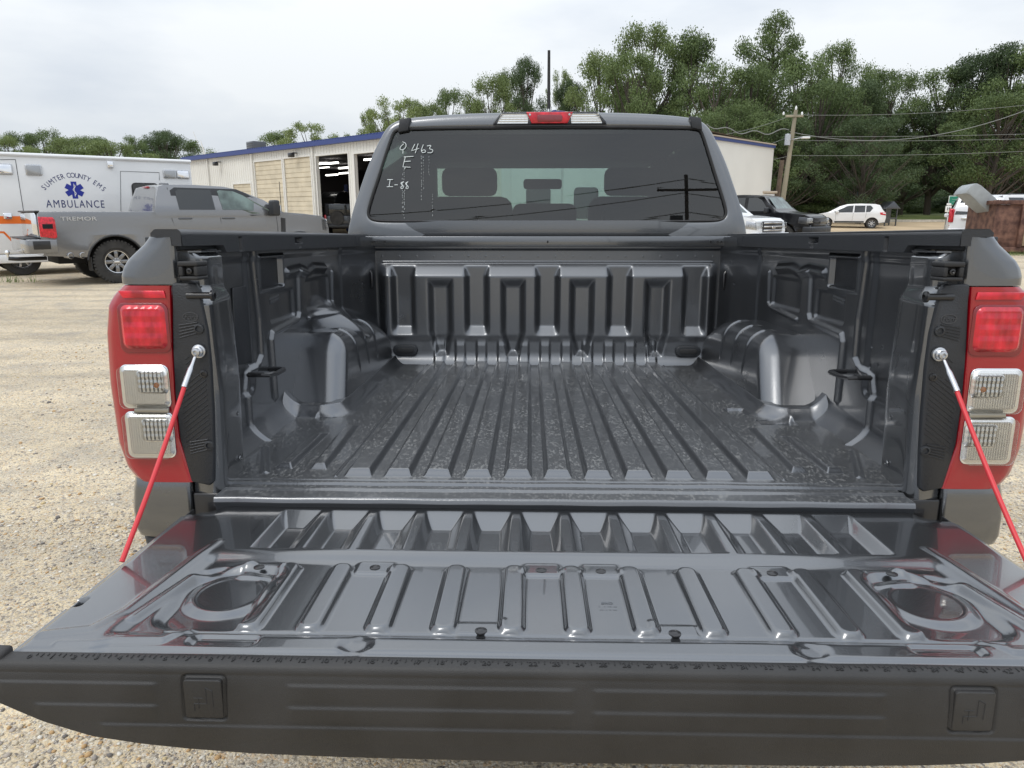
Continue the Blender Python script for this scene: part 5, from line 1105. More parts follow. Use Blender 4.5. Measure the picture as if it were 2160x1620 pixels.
# grey pickup beside the ambulance
SD, wf, sill = pickup('mid grey crew cab pickup parked side on in front of the ambulance, chrome exhaust tips', M['silver_paint'], L_=6.22, rh=2.03, hood=1.43, belt=1.47, rail=1.45, bedl=2.0, cab0=2.12, cab1=4.98, wr=.445, rx=1.28, fx=5.34)
for s in (-1, 1):
    rear_win = [(2.62, 1.50), (2.60, 1.88), (2.66, 1.925), (3.34, 1.925), (3.36, 1.90), (3.38, 1.50)]
    front_win = [(3.55, 1.50), (3.50, 1.905), (3.56, 1.925), (3.86, 1.905), (4.06, 1.82), (4.62, 1.50), (4.60, 1.44), (4.22, 1.40), (3.98, 1.50)]
    on_side('window_trim', [(2.50, 1.455), (2.50, 1.90), (2.60, 1.965), (3.94, 1.955), (4.16, 1.86), (4.80, 1.46), (4.62, 1.40), (4.20, 1.36), (3.95, 1.455)], wf, M['black_plastic'], SD, s, .006)
    on_side('rear_door_window', rear_win, wf, M['dark_glass'], SD, s, .012); on_side('front_door_window', front_win, wf, M['mid_glass'], SD, s, .012)
    door_line(SD, [(2.30, 1.46), (2.30, .70)], wf, s); door_line(SD, [(2.46, 1.96), (2.44, 1.3), (2.62, .66)], wf, s); door_line(SD, [(3.44, 1.96), (3.48, 1.3), (3.47, .64)], wf, s); door_line(SD, [(4.78, 1.42), (4.80, 1.1), (4.78, .64)], wf, s)
    for hx in (2.72, 3.66): tube('door_handle', [(hx - .13, s * (wf(hx, 1.31) + .012), 1.31), (hx - .10, s * (wf(hx, 1.31) + .035), 1.31), (hx + .10, s * (wf(hx, 1.31) + .035), 1.31), (hx + .13, s * (wf(hx, 1.31) + .012), 1.31)], .017, M['grey_paint'], SD, 8)
    mir = box('mirror', (4.60, min(s * 1.0, s * 1.28), 1.36), (4.78, max(s * 1.0, s * 1.28), 1.72), M['black_plastic'], SD, .05, seg=3); box('mirror_cap', (4.785, min(s * 1.08, s * 1.25), 1.47), (4.80, max(s * 1.08, s * 1.25), 1.60), M['chrome'], mir, .01)
    ta = on_side('tail_light', [(-.01, .98), (-.005, 1.36), (.24, 1.35), (.27, 1.30), (.27, .97), (.24, .94)], wf, M['red_bright'], SD, s, .018, bevel=.008); on_side('tail_light_band', [(.05, 1.13), (.05, 1.22), (.22, 1.22), (.22, 1.13)], wf, M['dark_glass'], ta, s, .022)
    on_side('side_vent', [(4.88, .98), (4.90, 1.32), (5.00, 1.30), (4.98, .98)], wf, M['black_metal'], SD, s, .018)
    # arch lip liner
    for cx_ in (1.28, 5.34):
        bm = bmesh.new(); pts = arch(cx_, .445, .535, .5, n=18); tube_bm(bm, [(x, s * (wf(x, z) - .005), z) for x, z in pts], .02, 6); obm('arch_lip', bm, M['black_plastic'], SD)
    for xx_, nm in ((1.28, 'r'), (5.34, 'f')): wheel(SD, xx_, s * .84, .445, .255, .30, 'steel', s)
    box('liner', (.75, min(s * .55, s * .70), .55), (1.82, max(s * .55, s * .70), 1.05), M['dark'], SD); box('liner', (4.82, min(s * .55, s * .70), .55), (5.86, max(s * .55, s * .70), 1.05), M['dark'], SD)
    hl = on_side('headlight', [(6.02, 1.02), (6.0, 1.28), (6.14, 1.24), (6.16, 1.0)], wf, M['clear_lens'], SD, s, .02)
    for ex in (.42, .63): lathe('exhaust_tip', [(.048, -.10), (.055, 0), (.062, .10), (.055, .105), (.045, 0)], M['steel'], SD, Matrix.Translation((ex, s * .93, .60)) @ Matrix.Rotation(R(90 * -s), 4, 'X') @ Matrix.Rotation(R(-18 * s), 4, 'Y'), 20) if s < 0 else None
    text('side_lettering', 'TREMOR', .105, M['steel'], SD, Matrix.Translation((.36 if s < 0 else .9, -1.012, 1.315)) @ Matrix.Rotation(R(90), 4, 'X') if s < 0 else Matrix.Translation((.9, 1.012, 1.315)) @ Matrix.Rotation(R(180), 4, 'Z') @ Matrix.Rotation(R(90), 4, 'X'), .004, sx=1.55, align='LEFT', bold=.002)
tg_ = box('tailgate_panel', (-.035, -.80, .96), (.012, .80, 1.44), M['chrome'], SD, .02); box('tailgate_top', (-.045, -.95, 1.442), (.04, .95, 1.475), M['black_plastic'], SD, .01)
rb = prism('rear_bumper', [(-.22, -.96), (-.26, -.80), (-.28, 0), (-.26, .80), (-.22, .96), (.02, 1.0), (.26, 1.005), (.26, .95), (.03, .93), (.03, -.93), (.26, -.95), (.26, -1.005), (.02, -1.0)], .66, .93, M['silver_paint'], SD, 'z', .02)
box('bumper_step', (-.27, -.80, .931), (.0, .80, .952), M['black_plastic'], rb, .008); box('bumper_pad', (-.15, -1.008, .74), (.14, -.99, .90), M['black_metal'], rb, .012)
tube('tow_hitch', [(.2, 0, .52), (-.30, 0, .52), (-.46, 0, .54)], .04, M['black_metal'], SD); lathe('tow_ball', [(.02, 0), (.022, .05), (.04, .07), (.048, .10), (.03, .14), (0, .15)], M['chrome'], SD, Matrix.Translation((-.46, 0, .56)), 16)
fb = prism('front_bumper', [(6.28, -.75), (6.32, 0), (6.28, .75), (6.18, .98), (5.95, 1.01), (5.95, .9), (5.95, -.9), (5.95, -1.01), (6.18, -.98)], .52, .80, M['chrome'], SD, 'z', .03); gr = box('grille', (6.20, -.70, .85), (6.26, .70, 1.28), M['chrome'], SD, .03)
box('underbody', (.3, -.55, .42), (5.9, .55, .75), M['dark'], SD, .02); tube('rear_axle', [(1.28, -.8, .445), (1.28, .8, .445)], .07, M['black_metal'], SD); box('far_mudflap', (.80, -.98, .28), (.82, -.70, .56), M['rubber'], SD)
rw = [(2.165, -.62, 1.52), (2.165, .62, 1.52), (2.265, .55, 1.90), (2.265, -.55, 1.90)]
bm = bmesh.new(); bm.faces.new([bm.verts.new((a - .012, b, c)) for a, b, c in rw]); obm('back_window', bm, M['dark_glass'], SD)
bm = bmesh.new(); bm.faces.new([bm.verts.new(v) for v in ((4.0, -.62, 1.935), (4.0, .62, 1.935), (4.80, .76, 1.52), (4.80, -.76, 1.52))]); obm('windshield', bm, M['dark_glass'], SD)
tl3 = box('high_brake_light', (2.24, -.18, 1.955), (2.30, .18, 2.0), M['red_lens'], SD, .01); box('roof_fin', (2.55, -.04, 2.03), (2.75, .04, 2.09), M['silver_paint'], SD, .02)
tube('whip_aerial', [(5.02, -.78, 1.42), (5.02, -.78, 2.15)], .008, M['black_metal'], SD, 5); box('bed_interior', (.06, -.85, 1.38), (2.05, .85, 1.44), M['dark'], SD)
finish_vehicle(SD, 235, 14.9, 42, (1.28, -1.0), z=0)

# ambulance behind it
def rect_panel(nm, x0, x1, z0, z1, y, th, m_, parent, bev=.012): return box(nm, (x0, y - th, z0), (x1, y, z1), m_, parent, bev)
def ambulance(label, name='ambulance', x0=0.0, full=True):
    o = empty(name, label=label, cat='ambulance')
    b = box('module_body', (0, -1.2, .50), (5.1, 1.2, 2.76), M['white_paint'], o, .05, seg=3)
    tube('roof_rail', [(.0, -1.2, 2.71), (5.1, -1.2, 2.71)], .045, M['white_paint'], b); box('skirt', (.0, -1.19, .30), (5.1, 1.19, .499), M['white_paint'], o, .02)
    hood = [(5.12, .5), (5.12, 2.10), (5.35, 2.14), (5.8, 2.1), (6.45, 1.60), (7.5, 1.42), (7.7, 1.2), (7.75, .5)]
    cb = prism('cab_body', hood, -.98, .98, M['white_paint'], o, 'y', .05)
    for s in (-1, 1):
        prism('cab_window', [(5.4, 1.45), (5.45, 1.98), (5.85, 1.98), (6.35, 1.55), (6.3, 1.45)], s * .982, s * .99, M['dark_glass'], cb, 'y')
        for xx in (1.15, 6.75): wheel(o, xx, s * .95, .40, .24, .26, 'silver', s)
    return o, b
AM, ab = ambulance('white box ambulance with orange stripe and blue star of life behind the mid grey pickup')
y0 = -1.2
def aline(pts, w_=.007, m_=None): 
    bm = bmesh.new(); tube_bm(bm, [(x, y0 - .001, z) for x, z in pts], w_, 4, False); return obm('panel_gap', bm, m_ or M['grey_paint'], AM)
AMH = 40
finish_vehicle(AM, 413, 19.2, AMH, (5.1, -1.2), z=0)
AM.rotation_euler = (0, 0, R(AMH)); AMm = Matrix.Translation(AM.location) @ Matrix.Rotation(R(AMH), 4, 'Z'); AMinv = AMm.inverted()
def apt(px, py):    # photo ray onto the ambulance's near side, in its own coordinates
    o_ = AMinv @ Vector((0, 0, CAM_H)); d = (AMinv.to_3x3() @ (W(px, py, 10) - Vector((0, 0, CAM_H)))); k = (y0 - o_.y) / d.y; q = o_ + d * k; return q.x, q.z
xq, zq = apt(33, 340)
aline([(xq, 2.60), (xq, .55)]); aline([(-.02 + 0, 2.52), (xq, 2.60)]) if xq > .1 else None
aline([apt(255, 445), apt(254, 361), apt(336, 364), apt(336, 380)]); 
dl = apt(8, 445)[0]
def warn(px0, px1, py0, py1, m_, nm='warning_light'):
    a = apt(px0, (py0 + py1) / 2)[0]; b = apt(px1, (py0 + py1) / 2)[0]; z1 = apt((px0 + px1) / 2, py0)[1]; z0 = apt((px0 + px1) / 2, py1)[1]
    w_ = prism(nm, rrect((a + b) / 2, (z0 + z1) / 2, (b - a) / 2, (z1 - z0) / 2, .03), y0 - .03, y0 - .001, M['steel'], AM, 'y', .008)
    prism('lens', rrect((a + b) / 2, (z0 + z1) / 2, (b - a) / 2 - .022, (z1 - z0) / 2 - .022, .02), y0 - .042, y0 - .031, m_, w_, 'y', .006)
warn(53, 88, 347, 370, M['amb_lens']); warn(344, 371, 358, 376, M['amb_lens']); warn(372, 399, 359, 377, M['chrome']); warn(-14, 26, 345, 368, M['chrome'], 'scene_light')
a = apt(226, 349); b = apt(238, 349); box('marker_lamp', (a[0], y0 - .06, apt(232, 354)[1]), (b[0], y0 - .001, apt(232, 341)[1]), M['chrome'], AM, .01)
wx0, wz1 = apt(276, 385); wx1, wz0 = apt(338, 428)
wn = prism('side_window', rrect((wx0 + wx1) / 2, (wz0 + wz1) / 2, (wx1 - wx0) / 2, (wz1 - wz0) / 2, .10), y0 - .02, y0 - .001, M['rubber'], AM, 'y', .004); prism('window_pane', rrect((wx0 + wx1) / 2, (wz0 + wz1) / 2, (wx1 - wx0) / 2 - .03, (wz1 - wz0) / 2 - .03, .08), y0 - .026, y0 - .021, M['dark_glass'], wn, 'y')
# stripes and handle
z1s = apt(20, 456)[1]; z0s = apt(20, 472)[1]
box('orange_stripe', (-.0, y0 - .004, z0s), (5.05, y0 - .0015, z1s), M['orange_print'], AM)
pts = [apt(-5, 488), apt(9, 488), apt(38, 517), apt(60, 517)]; pb = [apt(-5, 492), apt(7, 492), apt(36, 522), apt(60, 522)]
bm = bmesh.new(); v = [bm.verts.new((a, y0 - .004, b)) for a, b in pts + pb[::-1]]; bm.faces.new(v); obm('orange_line', bm, M['orange_print'], AM)
a = apt(6, 450); b = apt(26, 462); prism('door_handle', rrect((a[0] + b[0]) / 2, (a[1] + b[1]) / 2, (b[0] - a[0]) / 2, (a[1] - b[1]) / 2, .02), y0 - .04, y0 - .001, M['chrome'], AM, 'y', .008)
# lettering
cA = apt(158, 431); wl = apt(97, 431)[0]; wr_ = apt(220, 431)[0]; zt_, zb2 = apt(158, 423)[1], apt(158, 439)[1]
FX = Matrix.Rotation(R(90), 4, 'X')
t0 = text('ambulance_lettering', 'AMBULANCE', (zt_ - zb2) / .70, M['navy_print'], AM, Matrix.Identity(4), .001, bold=.0, spacing=1.2)
bb = [v.co for v in t0.data.vertices]; mnx, mxx = min(v.x for v in bb), max(v.x for v in bb)
t0.data.transform(Matrix.Translation(((wl + wr_) / 2, y0 - .003, (zt_ + zb2) / 2)) @ FX @ Matrix.Diagonal(((wr_ - wl) / (mxx - mnx), 1, 1, 1)) @ Matrix.Translation((-(mnx + mxx) / 2, 0, 0)))
# arc text letter by letter following the photo's arc
arc = [(92, 391), (120, 373), (155, 367), (190, 373), (218, 396)]
s_ = 'SUMTER COUNTY EMS'; n_ = len(s_); tt = np.linspace(0, 4, n_)
ax = np.array([apt(*p)[0] for p in arc]); az = np.array([apt(*p)[1] for p in arc]); cx_, = [apt(155, 400)[0]]
pc = np.polyfit(ax, az, 2); wd_ = np.array([{'M': 1.3, ' ': .62, 'E': .95, 'S': .95, 'T': .95, 'O': 1.15}.get(ch, 1.05) for ch in s_]); cw = np.cumsum(wd_) - wd_ / 2; xs2 = ax[0] + (ax[-1] - ax[0]) * (cw - cw[0]) / (cw[-1] - cw[0])
hgt = (apt(155, 367)[1] - apt(155, 379)[1]) / .80; bmL = bmesh.new()
for ch, xx in zip(s_, xs2):
    if ch == ' ': continue
    sl_ = math.atan(2 * pc[0] * xx + pc[1]); zz_ = np.polyval(pc, xx) - .05
    o_ = text('tmp', ch, hgt, M['navy_print'], None, Matrix.Translation((xx, y0 - .003, zz_)) @ Matrix.Rotation(-sl_, 4, 'Y') @ FX, .001, sx=.80); bmL.from_mesh(o_.data); bpy.data.objects.remove(o_)
obm('county_lettering', bmL, M['navy_print'], AM)
sc0 = apt(157, 401); Rr = apt(157, 383)[1] - sc0[1]
st = []
for k in range(6):
    a = R(90 - k * 60); w2 = .30 * Rr; ca, sa = math.cos(a), math.sin(a)
    st += [(sc0[0] + Rr * ca + w2 * -sa * -1 * -1, sc0[1] + Rr * sa + w2 * ca * -1 * -1), (sc0[0] + Rr * ca - w2 * -sa * -1 * -1, sc0[1] + Rr * sa - w2 * ca)]
    a2 = R(60 - k * 60); r2 = w2 / math.sin(R(30)); st.append((sc0[0] + r2 * math.cos(a2), sc0[1] + r2 * math.sin(a2)))
bm = bmesh.new()
for k in range(3):
    m2 = Matrix.Translation((sc0[0], y0, sc0[1])) @ Matrix.Rotation(R(60 * k), 4, 'Y'); bx(bm, (-.30 * Rr, -.0035 - k * .0006, -Rr), (.30 * Rr, -.0015, Rr), m2)
sl = obm('star_of_life', bm, M['blue_print'], AM)
bm = bmesh.new(); tube_bm(bm, [(sc0[0], y0 - .006, sc0[1] - Rr * .75), (sc0[0], y0 - .006, sc0[1] + Rr * .75)], Rr * .035, 5); tube_bm(bm, [(sc0[0] + Rr * .13 * math.sin(t_ * 9), y0 - .007, sc0[1] - Rr * .6 + Rr * 1.2 * t_) for t_ in np.linspace(0, 1, 24)], Rr * .04, 5)
obm('staff_and_snake', bm, M['white_paint'], sl)

# white ambulance ahead, seen through the cab
A2, b2 = ambulance('white ambulance seen only through the tinted cab windows of the nearest truck')
dd = box('rear_door', (-.03, -1.0, .62), (-.001, -.02, 2.35), M['white_paint'], A2, .01); prism('door_window', rrect(-.47, 1.62, .24, .30, .08), -.045, -.031, M['dark_glass'], dd, 'x') ; d2 = box('rear_door', (-.03, .02, .62), (-.001, 1.0, 2.35), M['white_paint'], A2, .01)
prism('door_window', rrect(.47, 1.62, .24, .30, .08), -.045, -.031, M['dark_glass'], d2, 'x')
finish_vehicle(A2, 1185, 14.5, 90, (0, 0), z=0)

# black pickup on the right
def small_truck(label, paint, px, Y, heading, loc, dz=0, style='black', glassm=None, front='dark', **kw):
    o, wf, sill = pickup(label, paint, style=style, **kw)
    rh = kw.get('rh', 2.05); belt = kw.get('belt', 1.46); cab0 = kw.get('cab0', 2.3); cab1 = kw.get('cab1', 5.0); L_ = kw.get('L_', 6.2); hood = kw.get('hood', 1.42); rx = kw.get('rx', 1.3); fx = kw.get('fx', 5.36); wr = kw.get('wr', .44)
    g = glassm or M['dark_glass']
    for s in (-1, 1):
        on_side('rear_door_window', [(cab0 + .30, belt + .02), (cab0 + .30, rh - .17), (cab0 + .38, rh - .12), (cab0 + 1.08, rh - .12), (cab0 + 1.12, belt + .02)], wf, g, o, s, .012)
        on_side('front_door_window', [(cab0 + 1.26, belt + .02), (cab0 + 1.22, rh - .12), (cab0 + 1.6, rh - .125), (cab0 + 1.80, rh - .22), (cab1 - .42, belt + .02)], wf, g, o, s, .012)
        mir = box('mirror', (cab1 - .55, min(s * .98, s * 1.2), belt - .06), (cab1 - .40, max(s * .98, s * 1.2), belt + .16), M['black_plastic'] if paint is not M['white_paint'] else paint, o, .04, seg=3)
        for xx_ in (rx, fx): wheel(o, xx_, s * .86, wr, wr * .60, .27, style, s)
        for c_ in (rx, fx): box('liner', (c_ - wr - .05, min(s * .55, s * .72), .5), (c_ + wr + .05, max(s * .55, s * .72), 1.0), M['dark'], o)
        hl = on_side('headlight', [(L_ - .42, hood - .40), (L_ - .40, hood - .16), (L_ - .10, hood - .19), (L_ - .05, hood - .45)], wf, M['grey_paint'] if front == 'dark' else M['steel'], o, s, .02, bevel=.01)
        box('light_bar', (L_ - .12, min(s * .62, s * .90), hood - .40), (L_ + .015, max(s * .62, s * .90), hood - .20), M['clear_lens'] if front != 'dark' else M['amb_lens'], hl, .02)
        for a_, b_ in (((cab0 + .2, belt), (cab0 + .22, .66)), ((cab0 + 1.18, belt), (cab0 + 1.2, .62)), ((cab1 - .15, belt - .05), (cab1 - .15, .62))): door_line(o, [a_, b_], wf, s)
    gcol = M['black_metal'] if front == 'dark' else M['chrome']
    gr = box('grille', (L_ - .06, -.60, hood - .52), (L_ + .03, .60, hood - .17), M['black_metal'], o, .03)
    for i in range(3): box('grille_bar', (L_ + .02, -.58, hood - .48 + i * .12), (L_ + .05, .58, hood - .44 + i * .12), gcol, gr, .008)
    box('grille_emblem', (L_ + .05, -.10, hood - .40), (L_ + .06, .10, hood - .32), gcol, gr, .01)
    box('front_bumper', (L_ - .25, -.96, .48), (L_ + .12, .96, .78), M['black_plastic'] if front == 'dark' else M['chrome'], o, .06, seg=3); box('air_dam', (L_ - .1, -.85, .34), (L_ + .05, .85, .478), M['black_plastic'], o, .02)
    bm = bmesh.new(); bm.faces.new([bm.verts.new(v) for v in ((cab0 + 1.95, -.60, rh - .11), (cab0 + 1.95, .60, rh - .11), (cab1 - .20, .76, belt + .075), (cab1 - .20, -.76, belt + .075))]); obm('windshield', bm, glassm or M['mid_glass'], o)
    box('underbody', (.3, -.55, .36), (L_ - .3, .55, .70), M['dark'], o, .02)
    finish_vehicle(o, px, Y, heading, loc, dz); return o, wf
small_truck('black crew cab pickup with black wheels parked behind the white truck nose', M['black_paint'], 1724, 27.5, -45, (6.2, -1.0), .05, 'black', rh=2.0, belt=1.34, hood=1.30, rail=1.34, L_=5.9, cab0=2.1, cab1=4.7, rx=1.2, fx=4.92, wr=.42)
small_truck('old white pickup with a chrome grille, mostly hidden by the cab right pillar', M['white_paint'], 1597, 23.8, -50, (6.2, -1.0), -.05, 'silver', front='chrome', rh=2.0, belt=1.30, hood=1.32, rail=1.3, L_=6.2)
small_truck('dark grey pickup far back facing left, above the white hatchback', M['grey_paint'], 1768, 62, 205, (5.9, 1.0), .45, 'silver', rh=1.95, belt=1.30, hood=1.2, rail=1.3, L_=5.9, cab0=2.0, cab1=4.6, fx=4.95, glassm=M['mid_glass'])

# hatchbacks, wagon
def car(label, paint, kind, px, Y, heading, loc, dz=0, cat='car', name='car'):
    o = empty(name, label=label, cat=cat)
    if kind == 'hatch': L_, rh, belt, W2, wr, rx, fx, ol = 4.75, 1.70, 1.08, .95, .36, .85, 3.72, [(.05, .45), (0, .75), (.03, 1.05), (.22, 1.25), (.45, 1.60), (.75, 1.67), (1.7, 1.70), (2.5, 1.66), (2.95, 1.52), (3.65, 1.13), (3.95, 1.06), (4.5, .96), (4.70, .80), (4.75, .55), (4.6, .36)]
    elif kind == 'suv': L_, rh, belt, W2, wr, rx, fx, ol = 5.3, 1.92, 1.15, 1.0, .40, 1.0, 4.25, [(.05, .48), (0, .80), (.03, 1.12), (.14, 1.55), (.28, 1.84), (.6, 1.90), (1.9, 1.92), (3.0, 1.88), (3.4, 1.74), (4.0, 1.28), (4.3, 1.20), (5.0, 1.12), (5.22, .95), (5.3, .6), (5.1, .42)]
    else: L_, rh, belt, W2, wr, rx, fx, ol = 4.8, 1.45, .95, .92, .34, .95, 3.75, [(.05, .42), (0, .70), (.05, .98), (.5, 1.05), (1.2, 1.38), (1.7, 1.45), (2.4, 1.44), (2.9, 1.30), (3.5, 1.02), (4.4, .90), (4.72, .72), (4.8, .5), (4.6, .36)]
    def wf(x, z):
        w_ = W2 - .16 * smoothf(x, L_ - .8, L_) ** 2 - .10 * smoothf(-x, -.6, 0) ** 2
        if z > belt: w_ -= (z - belt) * .38
        if z < .6: w_ -= .08 * (.6 - z)
        for c in (rx, fx): w_ += .02 * max(0, 1 - abs(math.hypot(x - c, z - wr) - wr - .06) / .10)
        return w_
    o2 = ol + arch(fx, wr, wr + .06, .40) + arch(rx, wr, wr + .06, .40)
    vehicle_shell('body', o2, wf, paint, o, [.5, .62, .75, .9, belt - .1, belt, belt + .15, belt + .3, rh - .1], [.2, .5, rx, rx + .6, 2, 2.6, 3.2, fx, fx + .45, L_ - .2], .03)
    for s in (-1, 1):
        tp = rh - .13
        if kind == 'hatch': wins = ([(1.02, belt + .06), (.85, belt + .32), (1.0, tp), (1.28, tp), (1.28, belt + .04)], [(1.34, belt + .04), (1.34, tp), (2.0, tp), (2.02, belt + .03)], [(2.12, belt + .03), (2.08, tp), (2.45, tp - .03), (3.30, belt + .06), (3.2, belt + .02)])
        elif kind == 'suv': wins = ([(.45, belt + .06), (.45, tp), (1.3, tp), (1.35, belt + .05)], [(1.5, belt + .05), (1.48, tp), (2.3, tp), (2.32, belt + .05)], [(2.45, belt + .05), (2.42, tp), (2.95, tp - .02), (3.65, belt + .1), (3.5, belt + .05)])
        else: wins = ([(1.3, belt + .06), (1.55, tp + .04), (2.1, tp + .05), (2.1, belt + .05)], [(2.2, belt + .05), (2.2, tp + .05), (2.45, tp + .04), (3.15, belt + .08)])
        for q in wins: on_side('side_window', q, wf, M['dark_glass'], o, s, .008)
        for xx_ in (rx, fx): wheel(o, xx_, s * (W2 - .14), wr, wr * .66, .22, 'silver', s)
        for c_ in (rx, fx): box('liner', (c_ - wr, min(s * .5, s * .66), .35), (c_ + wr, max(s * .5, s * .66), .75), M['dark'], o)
        box('mirror', (3.0, min(s * .90, s * 1.08), belt), (3.2, max(s * .90, s * 1.08), belt + .15), paint, o, .04, seg=3)
        tl_ = on_side('tail_light', [(.02, belt - .18), (.05, belt + .05), (.42, belt + .02), (.36, belt - .12)] if kind != 'suv' else [(.02, .85), (.03, 1.45), (.16, 1.45), (.14, .85)], wf, M['red_bright'], o, s, .01, bevel=.004)
        on_side('headlight', [(L_ - .55, belt - .22), (L_ - .45, belt - .10), (L_ - .12, belt - .20), (L_ - .1, belt - .36)], wf, M['steel'], o, s, .01)
        on_side('sill_trim', [(rx + .5, .42), (rx + .5, .52), (fx - .5, .52), (fx - .5, .42)], wf, M['black_plastic'], o, s, .02)
        door_line(o, [(1.25 if kind == 'hatch' else 1.45, belt), (1.3, .58)], wf, s); door_line(o, [(2.06, belt), (2.1, .56)], wf, s); door_line(o, [(3.2, belt - .02), (3.15, .58)], wf, s)
    if kind == 'hatch': ws_ = ((2.55, 1.66), (3.55, 1.19)); rw_ = ((.25, 1.30), (.46, 1.60))
    elif kind == 'suv': ws_ = ((3.06, 1.88), (3.96, 1.33)); rw_ = ((.085, 1.27), (.265, 1.80))
    else: ws_ = ((2.45, 1.44), (3.42, 1.07)); rw_ = ((.6, 1.10), (1.18, 1.38))
    (xa, za), (xb_, zb3) = ws_; bm = bmesh.new(); bm.faces.new([bm.verts.new(v) for v in ((xa, -.56, za), (xa, .56, za), (xb_, .74, zb3), (xb_, -.74, zb3))])
    for v in bm.verts: v.co.z += .012; v.co.x += .008
    obm('windshield', bm, M['mid_glass'], o)
    (xa, za), (xb_, zb3) = rw_; bm = bmesh.new(); bm.faces.new([bm.verts.new(v) for v in ((xa - .03, -.78, za), (xa - .03, .78, za), (xb_ - .02, .62, zb3), (xb_ - .02, -.62, zb3))]); obm('back_window', bm, M['dark_glass'], o)
    if kind == 'suv':
        box('tailgate_bar', (-.03, -.55, 1.10), (.03, .55, 1.17), M['chrome'], o, .01); box('number_plate', (-.015, -.2, .88), (.0, .2, 1.04), M['white_paint'], o, .003); box('rear_bumper', (-.10, -.96, .46), (.12, .96, .76), paint, o, .05, seg=3)
        box('bumper_trim', (-.11, -.8, .38), (.1, .8, .455), M['black_plastic'], o, .02); bm = bmesh.new(); tube_bm(bm, [(.10, -.1, 1.32), (.12, .35, 1.52)], .012, 5); obm('rear_wiper', bm, M['black_metal'], o)
        for s in (-1, 1): box('rear_lamp', (-.035, min(s * .80, s * .97), .98), (.05, max(s * .80, s * .97), 1.48), M['red_bright'], o, .03)
        for s in (-1, 1): tube('roof_rail', [(.5, s * .66, 1.93), (2.9, s * .66, 1.92)], .02, M['black_plastic'], o)
    finish_vehicle(o, px, Y, heading, loc, dz); return o
car('white hatchback parked side on in front of the dirt track, right of the black pickup', M['white_paint'], 'hatch', 1870, 50, 158, (0, .9), .0)
car('white estate car showing its rear hatch and red lamps behind the rusty dumpster', M['white_paint'], 'suv', 2003, 27.5, 60, (0, .95), .0)
car('dark saloon car roof showing between the black pickup and the far grey pickup', M['grey_paint'], 'saloon', 1735, 64, 170, (4.8, .9), .45)
car('white car whose roof shows above the right end of the dumpster', M['white_paint'], 'suv', 2150, 30, 20, (1.0, -.9), .12)
# pale van or bus roof beside the gable end
q = W(1590, 428, 44); o = empty('box_trailer', (q.x, q.y, gz(q.x, q.y)), R(20), 'pale trailer with a brown roof edge just right of the workshop gable', 'trailer')
box('trailer_body', (-1.6, 0, .7), (1.5, 4, 2.35), M['white_paint'], o, .03); box('trailer_roof', (-1.7, -.1, 2.36), (1.6, 4.1, 2.50), M['roof'], o, .03)
for s in (-.9, .9): lathe('trailer_wheel', [(.0, -.1), (.36, -.1), (.36, .1), (0, .1)], M['tyre'], o, Matrix.Translation((s, .1, .36)) @ Matrix.Rotation(R(90), 4, 'X'), 20)

# vehicle inside the open workshop bay
mid = (doors[3][0] + doors[3][1]) / 2
_o = (Bi.inverted() @ bpt(714, 430)) * 1.06; OR = empty('off_road_car', (_o.x, _o.y, .0), R(100), 'dark boxy off-road car with a spare wheel on its back inside the open bay', 'car')
box('body', (0, -.92, .62), (3.9, .92, 1.25), M['grey_paint'], OR, .06, seg=3); box('cabin', (.05, -.85, 1.251), (2.6, .85, 1.95), M['grey_paint'], OR, .06); box('back_window', (-.01, -.65, 1.36), (.045, .65, 1.85), M['dark_glass'], OR, .01)
box('rear_bumper', (-.25, -.95, .52), (-.005, .95, .72), M['black_plastic'], OR, .04)
for s in (-1, 1):
    box('tail_light', (-.04, min(s * .76, s * .90), .95), (-.001, max(s * .76, s * .90), 1.28), M['red_bright'], OR, .01)
    for xx_ in (.7, 3.2): wheel(OR, xx_, s * .80, .42, .24, .26, 'silver', s)
sp_ = lathe('spare_wheel', [(.22, -.10), (.40, -.11), (.42, 0), (.40, .11), (.22, .11)], M['tyre'], OR, Matrix.Translation((-.17, .12, 1.08)) @ Matrix.Rotation(R(-90), 4, 'Y'), 30)
lathe('spare_rim', [(.225, .08), (.20, .10), (.14, .05), (0, .06)], M['steel'], sp_, Matrix.Translation((-.17, .12, 1.08)) @ Matrix.Rotation(R(-90), 4, 'Y'), 24)
_o = (Bi.inverted() @ bpt(688, 430)) * 1.22; JK = empty('lifted_car', (_o.x, _o.y, 1.5), R(60), 'silver grey car raised on a lift deep in the open bay', 'car')
prism('body', [(0, .3), (0, .9), (.6, 1.35), (2.2, 1.4), (3.0, .95), (4.2, .8), (4.4, .3)], -.85, .85, M['grey_paint'], JK, 'y', .08)
for s in (-1, 1):
    for xx_ in (.8, 3.5): wheel(JK, xx_, s * .78, .34, .22, .2, 'silver', s)
_o = (Bi.inverted() @ bpt(690, 430)) * 1.27; LF = empty('vehicle_lift', (_o.x, _o.y, 0), R(10), 'dark two post lift holding the raised car in the open bay', 'car lift')
for s in (-1.5, 1.3): box('lift_post', (s, -.2, 0), (s + .25, .2, 3.4), M['trim_blue'], LF, .02)
box('lift_arm', (-1.3, -.1, 1.50), (1.3, .1, 1.62), M['black_metal'], LF)

